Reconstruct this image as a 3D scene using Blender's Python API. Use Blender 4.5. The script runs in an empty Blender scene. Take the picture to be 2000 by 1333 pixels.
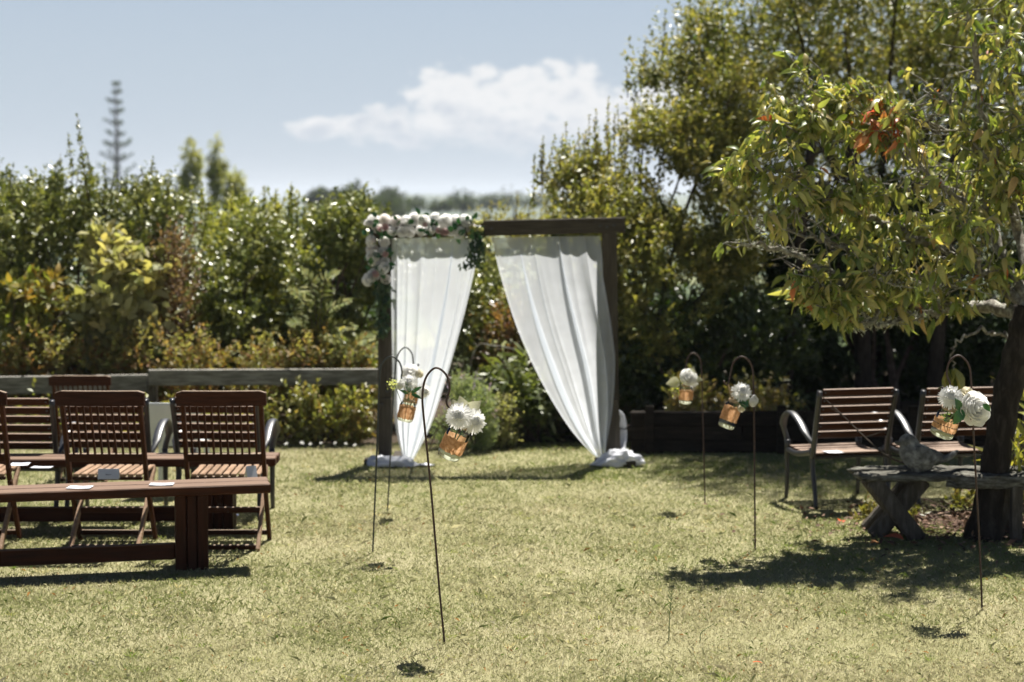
import bpy, math, random
import numpy as np
from mathutils import Vector, Matrix, Euler

sc = bpy.context.scene
col = sc.collection
rad = math.radians

# ------------------------------------------------------------------ camera
CAM_H = 2.05                     # eye height above the lawn, metres
LENS = 65.0
FPX = LENS / 36.0 * 2000.0       # focal length in pixels of the 2000 px photograph
PITCH = math.atan(281.5 / FPX)
cam_d = bpy.data.cameras.new('camera')
cam = bpy.data.objects.new('camera', cam_d)
col.objects.link(cam)
cam.location = (0, 0, CAM_H)
cam.rotation_euler = (math.pi / 2 - PITCH, 0, 0)
cam_d.lens = LENS
cam_d.sensor_width = 36.0
cam_d.clip_start = 0.1
cam_d.clip_end = 20000
cam_d.dof.use_dof = True
cam_d.dof.focus_distance = 8.55
cam_d.dof.aperture_fstop = 2.3
sc.camera = cam

# ------------------------------------------------------------------ world, sun, exposure
SUN = Vector((0.19, 0.46, 1.0)).normalized()
EL = math.asin(SUN.z)
AZ = math.atan2(SUN.x, SUN.y)            # clockwise from +Y
world = bpy.data.worlds.new('World')
sc.world = world
world.use_nodes = True
SKY_STRENGTH = 0.05
CLOUD_LIT = (7.5, 7.5, 7.55)
CLOUD_SHADE = (5.2, 5.6, 6.2)


def build_world():
    nt = world.node_tree
    N, L = nt.nodes, nt.links
    N.clear()

    def m(op, a, b=None, c=None):
        n = N.new('ShaderNodeMath')
        n.operation = op
        for i, v in enumerate((a, b, c)):
            if v is None:
                continue
            if isinstance(v, (int, float)):
                n.inputs[i].default_value = v
            else:
                L.new(v, n.inputs[i])
        return n.outputs[0]

    out = N.new('ShaderNodeOutputWorld')
    bg = N.new('ShaderNodeBackground')
    bg.inputs['Strength'].default_value = SKY_STRENGTH
    sky = N.new('ShaderNodeTexSky')
    sky.sky_type = 'NISHITA'
    sky.sun_disc = False
    sky.sun_elevation = EL
    sky.sun_rotation = AZ
    sky.altitude = 1500
    sky.air_density = 0.36
    sky.dust_density = 0.3
    sky.ozone_density = 1.0
    tc = N.new('ShaderNodeTexCoord')
    sep = N.new('ShaderNodeSeparateXYZ')
    L.new(tc.outputs['Generated'], sep.inputs[0])
    az = m('ARCTAN2', sep.outputs[0], sep.outputs[1])
    el = m('ARCSINE', sep.outputs[2])
    vec = N.new('ShaderNodeCombineXYZ')
    L.new(az, vec.inputs[0])
    L.new(m('MULTIPLY', el, 1.5), vec.inputs[1])

    def noise(scale, detail, rough, off=0.0):
        n = N.new('ShaderNodeTexNoise')
        n.inputs['Scale'].default_value = scale
        n.inputs['Detail'].default_value = detail
        n.inputs['Roughness'].default_value = rough
        if off:
            a = N.new('ShaderNodeVectorMath')
            a.operation = 'ADD'
            L.new(vec.outputs[0], a.inputs[0])
            a.inputs[1].default_value = (off, off * 0.7, 0)
            L.new(a.outputs[0], n.inputs['Vector'])
        else:
            L.new(vec.outputs[0], n.inputs['Vector'])
        return n.outputs['Fac']
    # cumulus bank low over the horizon: (azimuth, elevation, half width, half height) in radians
    bank = [(-0.024, 0.052, 0.040, 0.023), (0.030, 0.050, 0.052, 0.024), (-0.070, 0.038, 0.034, 0.013),
            (-0.105, 0.036, 0.022, 0.008), (0.000, 0.037, 0.095, 0.018), (0.075, 0.048, 0.055, 0.024), (0.02, 0.056, 0.06, 0.018),
            (0.13, 0.05, 0.07, 0.02)]
    best = None
    for (a, e, ra, re) in bank:
        da = m('DIVIDE', m('SUBTRACT', az, a), ra)
        de = m('DIVIDE', m('SUBTRACT', el, e), re)
        f = m('SUBTRACT', 1.0, m('ADD', m('MULTIPLY', da, da), m('MULTIPLY', de, de)))
        best = f if best is None else m('MAXIMUM', best, f)
    n1 = noise(40, 8, 0.6)
    vo = N.new('ShaderNodeTexVoronoi')
    vo.feature = 'SMOOTH_F1'
    vo.inputs['Scale'].default_value = 75
    vo.inputs['Smoothness'].default_value = 0.35
    vo.inputs['Detail'].default_value = 2.0
    L.new(vec.outputs[0], vo.inputs['Vector'])
    body = m('ADD', best, m('ADD', m('MULTIPLY', m('SUBTRACT', n1, 0.5), 1.9), m('MULTIPLY', m('SUBTRACT', 0.62, vo.outputs['Distance']), 0.8)))
    mr = N.new('ShaderNodeMapRange')
    mr.interpolation_type = 'SMOOTHSTEP'
    L.new(body, mr.inputs[0])
    mr.inputs[1].default_value = -0.05
    mr.inputs[2].default_value = 0.55
    # flat, dissolving base
    fl = N.new('ShaderNodeMapRange')
    fl.interpolation_type = 'SMOOTHSTEP'
    L.new(m('ADD', el, m('MULTIPLY', m('SUBTRACT', n1, 0.5), 0.02)), fl.inputs[0])
    fl.inputs[1].default_value = 0.014
    fl.inputs[2].default_value = 0.038
    mask = m('MULTIPLY', m('MULTIPLY', mr.outputs[0], fl.outputs[0]), 0.95)
    n2 = noise(30, 5, 0.55, 0.31)
    sh = N.new('ShaderNodeMapRange')
    sh.interpolation_type = 'SMOOTHSTEP'
    L.new(m('ADD', m('SUBTRACT', m('MULTIPLY', el, 13.0), m('MULTIPLY', body, 0.38)),
            m('MULTIPLY', m('SUBTRACT', n2, 0.5), 1.3)), sh.inputs[0])
    sh.inputs[1].default_value = 0.0
    sh.inputs[2].default_value = 0.5
    cl = N.new('ShaderNodeMix')
    cl.data_type = 'RGBA'
    L.new(sh.outputs[0], cl.inputs[0])
    cl.inputs[6].default_value = (*CLOUD_SHADE, 1)
    cl.inputs[7].default_value = (*CLOUD_LIT, 1)
    mx = N.new('ShaderNodeMix')
    mx.data_type = 'RGBA'
    # pale humid air thickening towards the horizon, all the way round
    hz = N.new('ShaderNodeMix')
    hz.data_type = 'RGBA'
    hf = N.new('ShaderNodeMapRange')
    hf.interpolation_type = 'SMOOTHSTEP'
    L.new(m('ABSOLUTE', el), hf.inputs[0])
    hf.inputs[1].default_value = 0.30
    hf.inputs[2].default_value = 0.06
    hf.inputs[4].default_value = 0.97
    L.new(hf.outputs[0], hz.inputs[0])
    L.new(sky.outputs[0], hz.inputs[6])
    h2 = N.new('ShaderNodeMix')
    h2.data_type = 'RGBA'
    L.new(m('POWER', 2.718, m('MULTIPLY', m('ABSOLUTE', el), -18.0)), h2.inputs[0])
    h2.inputs[6].default_value = (4.1, 4.9, 5.7, 1)
    h2.inputs[7].default_value = (5.1, 5.55, 6.05, 1)
    L.new(h2.outputs[2], hz.inputs[7])
    L.new(mask, mx.inputs[0])
    L.new(hz.outputs[2], mx.inputs[6])
    L.new(cl.outputs[2], mx.inputs[7])
    L.new(mx.outputs[2], bg.inputs['Color'])
    L.new(bg.outputs[0], out.inputs['Surface'])


build_world()
sun_d = bpy.data.lights.new('sun', 'SUN')
sun_d.energy = 5.0
sun_d.angle = rad(0.53)
sun_d.color = (1.0, 0.95, 0.87)
sun = bpy.data.objects.new('sun', sun_d)
col.objects.link(sun)
sun.location = SUN * 40
sun.rotation_euler = SUN.to_track_quat('Z', 'Y').to_euler()

vs = sc.view_settings
vs.view_transform = 'Standard'
vs.look = 'None'
vs.exposure = 1.25
vs.gamma = 1.0
vs.use_curve_mapping = False
cy = sc.cycles
cy.use_denoising = True
cy.max_bounces = 6
cy.diffuse_bounces = 2
cy.glossy_bounces = 3
cy.transmission_bounces = 6
cy.transparent_max_bounces = 24
cy.volume_bounces = 0
cy.caustics_reflective = False
cy.caustics_refractive = False
cy.sample_clamp_indirect = 6.0

# ------------------------------------------------------------------ helpers
RNG = np.random.default_rng(7)
random.seed(11)
cp, sp = math.cos(PITCH), math.sin(PITCH)


def W(px, py, Y):
    """world point at distance Y seen at photo pixel (px, py)"""
    u, v = (px - 1000.0) / FPX, (666.5 - py) / FPX
    d = Vector((u, v * sp + cp, v * cp - sp))
    t = Y / d.y
    return Vector((d.x * t, Y, CAM_H + d.z * t))


def G(px, py):
    """point of the lawn seen at photo pixel (px, py)"""
    u, v = (px - 1000.0) / FPX, (666.5 - py) / FPX
    d = Vector((u, v * sp + cp, v * cp - sp))
    t = -CAM_H / d.z
    return Vector((d.x * t, d.y * t, 0.0))


def tag(o, label=None, cat=None, group=None, kind=None):
    if label:
        o['label'] = label
    if cat:
        o['category'] = cat
    if group:
        o['group'] = group
    if kind:
        o['kind'] = kind
    return o


def empty(name, loc=(0, 0, 0), rz=0.0):
    o = bpy.data.objects.new(name, None)
    o.empty_display_size = 0.1
    col.objects.link(o)
    o.location = loc
    o.rotation_euler = (0, 0, rz)
    return o


def copy_tree(o, parent=None):
    c = o.copy()
    col.objects.link(c)
    c.parent = parent
    for ch in o.children:
        copy_tree(ch, c)
    return c


class MB:
    """collects shapes, built as one mesh object"""

    def __init__(self):
        self.v, self.f = [], []

    def add(self, verts, faces, M=None):
        o = len(self.v)
        for p in verts:
            p = Vector(p)
            self.v.append(tuple(M @ p) if M is not None else tuple(p))
        self.f += [tuple(i + o for i in fc) for fc in faces]
        return self

    def box(self, c, s, rot=None, bev=0.004):
        x, y, z = s[0] / 2, s[1] / 2, s[2] / 2
        b = min(bev, x * .45, y * .45, z * .45)
        V, F, ix = [], [], {}
        for sx in (-1, 1):
            for sy in (-1, 1):
                for sz in (-1, 1):
                    ix[sx, sy, sz, 0] = len(V); V.append((sx * x, sy * (y - b), sz * (z - b)))
                    ix[sx, sy, sz, 1] = len(V); V.append((sx * (x - b), sy * y, sz * (z - b)))
                    ix[sx, sy, sz, 2] = len(V); V.append((sx * (x - b), sy * (y - b), sz * z))

        def face(l, flip):
            F.append(tuple(reversed(l)) if flip else tuple(l))
        for s_ in (-1, 1):
            face([ix[s_, -1, -1, 0], ix[s_, 1, -1, 0], ix[s_, 1, 1, 0], ix[s_, -1, 1, 0]], s_ < 0)
            face([ix[-1, s_, -1, 1], ix[-1, s_, 1, 1], ix[1, s_, 1, 1], ix[1, s_, -1, 1]], s_ < 0)
            face([ix[-1, -1, s_, 2], ix[1, -1, s_, 2], ix[1, 1, s_, 2], ix[-1, 1, s_, 2]], s_ < 0)
        for a in (-1, 1):
            for b_ in (-1, 1):
                face([ix[a, b_, -1, 0], ix[a, b_, -1, 1], ix[a, b_, 1, 1], ix[a, b_, 1, 0]], a * b_ < 0)
                face([ix[a, -1, b_, 0], ix[a, 1, b_, 0], ix[a, 1, b_, 2], ix[a, -1, b_, 2]], a * b_ < 0)
                face([ix[-1, a, b_, 1], ix[-1, a, b_, 2], ix[1, a, b_, 2], ix[1, a, b_, 1]], a * b_ < 0)
                for c_ in (-1, 1):
                    face([ix[a, b_, c_, 0], ix[a, b_, c_, 1], ix[a, b_, c_, 2]], a * b_ * c_ < 0)
        M = Matrix.Translation(Vector(c))
        if rot is not None:
            M = M @ (rot.to_matrix().to_4x4() if isinstance(rot, Euler) else rot)
        return self.add(V, F, M)

    def bar(self, a, b, w, h, up=(0, 0, 1), bev=0.004):
        """box beam from a to b, w across, h along up"""
        a, b = Vector(a), Vector(b)
        d = b - a
        L_ = d.length
        d.normalize()
        up = Vector(up)
        x = d.cross(up)
        if x.length < 1e-4:
            x = d.cross(Vector((0, 1, 0)))
        x.normalize()
        u = x.cross(d)
        R = Matrix((x, d, u)).transposed().to_4x4()
        return self.box((a + b) / 2, (w, L_, h), R, bev)

    def tube(self, pts, r, n=8, caps=True, squash=None):
        pts = [Vector(p) for p in pts]
        k = len(pts)
        rs = r if isinstance(r, (list, tuple, np.ndarray)) else [r] * k
        V, F = [], []
        t0 = (pts[1] - pts[0]).normalized()
        ref = Vector((1, 0, 0)) if abs(t0.x) < .9 else Vector((0, 1, 0))
        u = (ref - t0 * ref.dot(t0)).normalized()
        for i, p in enumerate(pts):
            t = (pts[min(i + 1, k - 1)] - pts[max(i - 1, 0)]).normalized()
            u = (u - t * u.dot(t))
            u = u.normalized() if u.length > 1e-6 else t.orthogonal().normalized()
            w = t.cross(u)
            for j in range(n):
                a = 2 * math.pi * j / n
                V.append(p + u * (math.cos(a) * rs[i]) + w * (math.sin(a) * rs[i] * (squash or 1)))
        for i in range(k - 1):
            for j in range(n):
                j2 = (j + 1) % n
                F.append((i * n + j, i * n + j2, (i + 1) * n + j2, (i + 1) * n + j))
        if caps:
            F.append(tuple(reversed(range(n))))
            F.append(tuple((k - 1) * n + j for j in range(n)))
        return self.add(V, F)

    def lathe(self, prof, n=24, M=None):
        V, F = [], []
        for (r, z) in prof:
            for j in range(n):
                a = 2 * math.pi * j / n
                V.append((r * math.cos(a), r * math.sin(a), z))
        for i in range(len(prof) - 1):
            for j in range(n):
                j2 = (j + 1) % n
                F.append((i * n + j, i * n + j2, (i + 1) * n + j2, (i + 1) * n + j))
        return self.add(V, F, M)

    def mesh(self, name, mat, smooth=False):
        me = bpy.data.meshes.new(name)
        me.from_pydata(self.v, [], self.f)
        me.materials.append(mat)
        if smooth:
            me.polygons.foreach_set('use_smooth', [True] * len(me.polygons))
        me.update()
        return me

    def build(self, name, mat, parent=None, smooth=False):
        return link(name, self.mesh(name, mat, smooth), parent)


def link(name, me, parent=None, loc=None, rot=None):
    o = bpy.data.objects.new(name, me)
    col.objects.link(o)
    if parent is not None:
        o.parent = parent
    if loc is not None:
        o.location = loc
    if rot is not None:
        o.rotation_euler = rot
    return o


def mesh_np(name, verts, tris, mat, tint=None, smooth=False):
    me = bpy.data.meshes.new(name)
    nv, nt_ = len(verts), len(tris)
    me.vertices.add(nv)
    me.vertices.foreach_set('co', np.ascontiguousarray(verts, dtype=np.float32).ravel())
    me.loops.add(nt_ * 3)
    me.loops.foreach_set('vertex_index', np.ascontiguousarray(tris, dtype=np.int32).ravel())
    me.polygons.add(nt_)
    me.polygons.foreach_set('loop_start', np.arange(0, nt_ * 3, 3, dtype=np.int32))
    if smooth:
        me.polygons.foreach_set('use_smooth', np.ones(nt_, dtype=bool))
    if tint is not None:
        at = me.attributes.new('tint', 'FLOAT_COLOR', 'POINT')
        c4 = np.ones((nv, 4), dtype=np.float32)
        c4[:, :3] = tint
        at.data.foreach_set('color', c4.ravel())
    me.materials.append(mat)
    me.update(calc_edges=True)
    return me


def curve(pts, n=24):
    """Catmull-Rom through points"""
    P = [Vector(p) for p in pts]
    P = [P[0] * 2 - P[1]] + P + [P[-1] * 2 - P[-2]]
    out = []
    segs = len(P) - 3
    for i in range(segs):
        m_ = max(2, n // segs)
        for k in range(m_):
            t = k / m_
            a, b, c, d = P[i:i + 4]
            out.append(0.5 * ((2 * b) + (c - a) * t + (2 * a - 5 * b + 4 * c - d) * t * t + (3 * b - a - 3 * c + d) * t ** 3))
    out.append(P[-2])
    return out


# ------------------------------------------------------------------ materials
def new_mat(name):
    m = bpy.data.materials.new(name)
    m.use_nodes = True
    nt = m.node_tree
    nt.nodes.clear()
    out = nt.nodes.new('ShaderNodeOutputMaterial')
    return m, nt, nt.nodes, nt.links, out


def ramp(N, stops):
    r = N.new('ShaderNodeValToRGB')
    e = r.color_ramp.elements
    while len(e) < len(stops):
        e.new(0.5)
    for i, (p, c) in enumerate(stops):
        e[i].position = p
        e[i].color = (*c, 1)
    return r


def surf(name, stops, scale=8, rough=0.6, stretch=(1, 1, 1), detail=6, bump=0.0, bscale=None, metallic=0.0,
         coords='Object', rand=0.0, spec=0.5, rrange=None, dist=0.0, lit_bleach=None):
    """principled material; colour from stretched noise through a ramp, with fine relief"""
    m, nt, N, L, out = new_mat(name)
    b = N.new('ShaderNodeBsdfPrincipled')
    tc = N.new('ShaderNodeTexCoord')
    mp = N.new('ShaderNodeMapping')
    mp.inputs['Scale'].default_value = stretch
    L.new(tc.outputs[coords], mp.inputs[0])
    vec = mp.outputs[0]
    if rand:
        oi = N.new('ShaderNodeObjectInfo')
        ad = N.new('ShaderNodeVectorMath')
        ad.operation = 'MULTIPLY_ADD'
        L.new(oi.outputs['Random'], ad.inputs[0])
        ad.inputs[1].default_value = (17, 31, 23)
        L.new(vec, ad.inputs[2])
        vec = ad.outputs[0]
    n = N.new('ShaderNodeTexNoise')
    n.inputs['Scale'].default_value = scale
    n.inputs['Detail'].default_value = detail
    n.inputs['Roughness'].default_value = 0.62
    n.inputs['Distortion'].default_value = dist
    L.new(vec, n.inputs['Vector'])
    r = ramp(N, stops)
    L.new(n.outputs['Fac'], r.inputs[0])
    c = r.outputs[0]
    if rand:
        hs = N.new('ShaderNodeHueSaturation')
        mm = N.new('ShaderNodeMapRange')
        L.new(oi.outputs['Random'], mm.inputs[0])
        mm.inputs[3].default_value = 1 - rand
        mm.inputs[4].default_value = 1 + rand
        L.new(mm.outputs[0], hs.inputs['Value'])
        L.new(c, hs.inputs['Color'])
        c = hs.outputs[0]
    if lit_bleach:      # weathered grey upper faces, coloured paler still to paint in sunlit tops
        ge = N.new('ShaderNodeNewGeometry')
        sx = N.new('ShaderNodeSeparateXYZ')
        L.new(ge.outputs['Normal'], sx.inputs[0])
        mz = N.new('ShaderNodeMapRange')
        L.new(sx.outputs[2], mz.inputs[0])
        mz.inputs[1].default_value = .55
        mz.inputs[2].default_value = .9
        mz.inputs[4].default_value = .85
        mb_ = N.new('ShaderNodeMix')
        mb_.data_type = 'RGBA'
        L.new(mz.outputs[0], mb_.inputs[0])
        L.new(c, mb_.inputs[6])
        nb = ramp(N, [(.3, tuple(x * .7 for x in lit_bleach)), (.7, lit_bleach)])
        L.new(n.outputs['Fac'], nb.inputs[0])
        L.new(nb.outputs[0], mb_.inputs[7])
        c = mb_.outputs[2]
    L.new(c, b.inputs['Base Color'])
    b.inputs['Roughness'].default_value = rough
    b.inputs['Metallic'].default_value = metallic
    b.inputs['Specular IOR Level'].default_value = spec
    if rrange:
        rr = N.new('ShaderNodeMapRange')
        L.new(n.outputs['Fac'], rr.inputs[0])
        rr.inputs[1].default_value = .3
        rr.inputs[2].default_value = .7
        rr.inputs[3].default_value, rr.inputs[4].default_value = rrange
        L.new(rr.outputs[0], b.inputs['Roughness'])
    if bump:
        n2 = N.new('ShaderNodeTexNoise')
        n2.inputs['Scale'].default_value = bscale or scale * 3
        n2.inputs['Detail'].default_value = 5
        L.new(vec, n2.inputs['Vector'])
        bp = N.new('ShaderNodeBump')
        bp.inputs['Strength'].default_value = bump
        bp.inputs['Distance'].default_value = 0.01
        L.new(n2.outputs['Fac'], bp.inputs['Height'])
        L.new(bp.outputs[0], b.inputs['Normal'])
    L.new(b.outputs[0], out.inputs[0])
    return m


def leafmat(name, trans=0.35, rough=0.38, gain=(1.5, 1.55, 0.7), spec=0.5, rand=False, palette=None):
    """thin leaf: glossy front, light coming through; colour from the mesh's own leaf tint (or palette by object)"""
    m, nt, N, L, out = new_mat(name)
    b = N.new('ShaderNodeBsdfPrincipled')
    b.inputs['Roughness'].default_value = rough
    b.inputs['Specular IOR Level'].default_value = spec
    if palette:
        oi = N.new('ShaderNodeObjectInfo')
        r = ramp(N, palette)
        L.new(oi.outputs['Random'], r.inputs[0])
        tc = N.new('ShaderNodeTexCoord')
        no = N.new('ShaderNodeTexNoise')
        no.inputs['Scale'].default_value = 18
        L.new(tc.outputs['Object'], no.inputs['Vector'])
        hs = N.new('ShaderNodeHueSaturation')
        mr = N.new('ShaderNodeMapRange')
        L.new(no.outputs['Fac'], mr.inputs[0])
        mr.inputs[3].default_value = .6
        mr.inputs[4].default_value = 1.4
        L.new(mr.outputs[0], hs.inputs['Value'])
        L.new(r.outputs[0], hs.inputs['Color'])
        c = hs.outputs[0]
    else:
        a = N.new('ShaderNodeAttribute')
        a.attribute_name = 'tint'
        c = a.outputs['Color']
    L.new(c, b.inputs['Base Color'])
    t = N.new('ShaderNodeBsdfTranslucent')
    mu = N.new('ShaderNodeMix')
    mu.data_type = 'RGBA'
    mu.blend_type = 'MULTIPLY'
    mu.inputs[0].default_value = 1.0
    L.new(c, mu.inputs[6])
    mu.inputs[7].default_value = (*gain, 1)
    L.new(mu.outputs[2], t.inputs['Color'])
    ms = N.new('ShaderNodeMixShader')
    ms.inputs[0].default_value = trans
    L.new(b.outputs[0], ms.inputs[1])
    L.new(t.outputs[0], ms.inputs[2])
    L.new(ms.outputs[0], out.inputs[0])
    return m


M = {}
M['teak'] = surf('teak', [(.25, (0.0198, 0.0072, 0.0029)), (.5, (0.0422, 0.0130, 0.0043)), (.8, (0.0726, 0.0259, 0.0094))], 5, .55, (14, 14, 1.2), bump=.25, rand=.18, lit_bleach=(0.36, 0.27, 0.2), spec=.12)
M['teak_h'] = surf('teak_h', [(.25, (0.0185, 0.0065, 0.0029)), (.5, (0.0383, 0.0115, 0.0043)), (.8, (0.0660, 0.0230, 0.0094))], 5, .55, (1.2, 14, 14), bump=.25, rand=.18, lit_bleach=(0.4, 0.31, 0.23), spec=.12)
M['teak_d'] = surf('teak_d', [(.25, (.16, .095, .06)), (.5, (.26, .17, .11)), (.8, (.38, .27, .19))], 5, .6, (14, 1.2, 14), bump=.25, rand=.15, spec=.12)  # lighter copy of teak, sunlight put into the colour of seat slats and rear legs
M['benchwood'] = surf('benchwood', [(.25, (0.0185, 0.0065, 0.0029)), (.5, (0.0422, 0.0115, 0.0043)), (.8, (0.0726, 0.0223, 0.0079))], 4, .5, (1.0, 12, 12), bump=.25, rand=.12, lit_bleach=(0.24, 0.165, 0.12), spec=.12)
M['benchleg'] = surf('benchleg', [(.25, (0.0145, 0.0058, 0.0014)), (.5, (0.0337, 0.0094, 0.0036)), (.8, (0.0607, 0.0194, 0.0079))], 4, .55, (12, 12, 1.0), bump=.25, rand=.2, lit_bleach=(0.2, 0.12, 0.08), spec=.12)
M['slat'] = surf('slat', [(.25, (0.0218, 0.0086, 0.0036)), (.5, (0.0442, 0.0151, 0.0058)), (.8, (0.0785, 0.0281, 0.0101))], 4, .5, (1.2, 14, 14), bump=.2, rand=.15, lit_bleach=(0.4, 0.3, 0.235), spec=.12)
M['arch'] = surf('arch', [(.2, (.034, .029, .022)), (.5, (.072, .062, .049)), (.8, (.135, .118, .094))], 4, .8, (10, 10, .9), bump=.5, rand=.1, spec=.12)
M['archbeam'] = surf('archbeam', [(.2, (.026, .022, .017)), (.5, (.055, .047, .037)), (.8, (.1, .086, .068))], 4, .8, (.9, 10, 10), bump=.5, spec=.12)
M['fence'] = surf('fence', [(.2, (.05, .05, .044)), (.45, (.115, .113, .1)), (.62, (.2, .2, .185)), (.85, (.3, .31, .28))], 5, .9, (1.2, 8, 8), bump=.7, rand=.15, lit_bleach=(0.5, 0.48, 0.43), spec=.12)
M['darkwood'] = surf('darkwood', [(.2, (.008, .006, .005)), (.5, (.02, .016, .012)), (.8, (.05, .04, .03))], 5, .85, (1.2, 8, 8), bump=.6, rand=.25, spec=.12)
M['weathered'] = surf('weathered', [(.25, (.035, .032, .026)), (.48, (.1, .095, .08)), (.62, (.19, .19, .16)), (.78, (.36, .36, .31))], 12, .9, (1, 5, 5), bump=.9, bscale=40, spec=.12)
M['weathered_leg'] = surf('weathered_leg', [(.2, (.04, .034, .026)), (.5, (.09, .078, .062)), (.8, (.18, .17, .145))], 7, .9, (5, 5, 1), bump=.8, bscale=40, spec=.12)
M['stone'] = surf('stone', [(.3, (.05, .05, .046)), (.45, (.12, .12, .115)), (.58, (.22, .225, .215)), (.75, (.4, .41, .39))], 22, .9, bump=1.0, bscale=55)
M['iron'] = surf('iron', [(.3, (.012, .012, .014)), (.7, (.03, .03, .033))], 14, .33, bump=.05, spec=.6)
M['ironarm'] = surf('ironarm', [(.3, (.018, .019, .022)), (.7, (.045, .048, .055))], 18, .38, bump=.05, spec=.7)
M['rod'] = surf('rod', [(.3, (.018, .008, .006)), (.55, (.045, .018, .011)), (.8, (.11, .045, .024))], 60, .55, bump=.3)
M['rodblack'] = surf('rodblack', [(.3, (.008, .013, .013)), (.55, (.018, .026, .026)), (.8, (.05, .035, .025))], 60, .4, bump=.2)
M['bark'] = surf('bark', [(.2, (.008, .007, .005)), (.5, (.025, .02, .016)), (.7, (.06, .053, .043)), (.9, (.17, .17, .14))], 9, .9, (3, 3, .8), bump=1.0, bscale=22, dist=.6, spec=.12)
M['lichenbark'] = surf('lichenbark', [(.3, (.07, .06, .048)), (.5, (.2, .185, .155)), (.7, (.42, .43, .37))], 26, .9, bump=.9, bscale=60, spec=.12)
M['twig'] = surf('twig', [(.3, (.05, .034, .024)), (.7, (.16, .12, .09))], 20, .8, bump=.4, spec=.12)
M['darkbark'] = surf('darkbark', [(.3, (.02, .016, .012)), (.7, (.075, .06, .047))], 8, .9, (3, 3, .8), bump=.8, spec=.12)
M['paper'] = surf('paper', [(.3, (.5, .52, .58)), (.7, (.58, .6, .65))], 5, .6)
M['bluepaper'] = surf('bluepaper', [(.3, (.42, .47, .66)), (.7, (.5, .55, .74))], 5, .6)
M['ink'] = surf('ink', [(.3, (.1, .1, .12)), (.7, (.14, .14, .16))], 5, .6)
M['whiteplastic'] = surf('whiteplastic', [(.3, (.55, .6, .63)), (.7, (.66, .7, .73))], 6, .4, bump=.03)
M['twine'] = surf('twine', [(.3, (.3, .2, .11)), (.7, (.5, .37, .23))], 80, .9, bump=.5)
M['stitch'] = surf('stitch', [(.3, (.02, .015, .012)), (.7, (.05, .035, .03))], 30, .8)
M['greenstem'] = surf('greenstem', [(.3, (.05, .11, .025)), (.7, (.12, .2, .05))], 20, .5)
M['litter'] = leafmat('litter', .1, .8, (1, 1, 1), .2)
M['leaf'] = leafmat('leaf', .34, .4, (1.5, 1.5, .6), .35)
M['leaf_matt'] = leafmat('leaf_matt', .42, .55, (1.5, 1.5, .7), .15)
M['leaf_gloss'] = leafmat('leaf_gloss', .18, .32, (1.5, 1.5, .6), .6)
M['grass'] = leafmat('grass', .42, .55, (1.25, 1.25, .95), .12)
M['greenery'] = leafmat('greenery', .2, .4)
M['cherryleaf'] = leafmat('cherryleaf', .42, .34, (1.4, 1.35, .6), .5,
                          palette=[(0, (.08, .12, .028)), (.25, (.23, .26, .08)), (.5, (.35, .35, .12)), (.7, (.46, .41, .18)), (.85, (.12, .16, .036)), (.97, (.5, .34, .15))])
M['redleaf'] = leafmat('redleaf', .42, .4, (1.5, 1.1, .8), .4, palette=[(0, (.5, .12, .06)), (.6, (.55, .2, .11)), (1, (.5, .28, .12))])
M['flowerleaf'] = leafmat('flowerleaf', .15, .35, palette=[(0, (.012, .06, .02)), (.6, (.03, .11, .03)), (1, (.06, .15, .035))])
M['paleleaf'] = leafmat('paleleaf', .4, .6, (1.2, 1.2, 1.0), .3, palette=[(0, (.36, .36, .26)), (1, (.5, .49, .38))])


def petal_mat(name, c0, c1, trans=.4):
    m, nt, N, L, out = new_mat(name)
    b = N.new('ShaderNodeBsdfPrincipled')
    b.inputs['Roughness'].default_value = .6
    b.inputs['Specular IOR Level'].default_value = .25
    tc = N.new('ShaderNodeTexCoord')
    no = N.new('ShaderNodeTexNoise')
    no.inputs['Scale'].default_value = 30
    L.new(tc.outputs['Object'], no.inputs['Vector'])
    r = ramp(N, [(.3, c0), (.65, c1)])
    L.new(no.outputs['Fac'], r.inputs[0])
    t = N.new('ShaderNodeBsdfTranslucent')
    L.new(r.outputs[0], b.inputs['Base Color'])
    L.new(r.outputs[0], t.inputs['Color'])
    ms = N.new('ShaderNodeMixShader')
    ms.inputs[0].default_value = trans
    L.new(b.outputs[0], ms.inputs[1])
    L.new(t.outputs[0], ms.inputs[2])
    L.new(ms.outputs[0], out.inputs[0])
    return m


M['petal'] = petal_mat('petal', (.88, .87, .84), (.93, .93, .91), .5)
M['cream'] = petal_mat('cream', (.78, .7, .5), (.86, .82, .66))
M['pink'] = petal_mat('pink', (.66, .42, .43), (.8, .62, .61))
M['blush'] = petal_mat('blush', (.86, .8, .77), (.92, .9, .87), .5)
M['bud'] = petal_mat('bud', (.5, .52, .16), (.72, .7, .35))
M['lavender'] = petal_mat('lavender', (.3, .2, .42), (.45, .34, .55))


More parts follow.
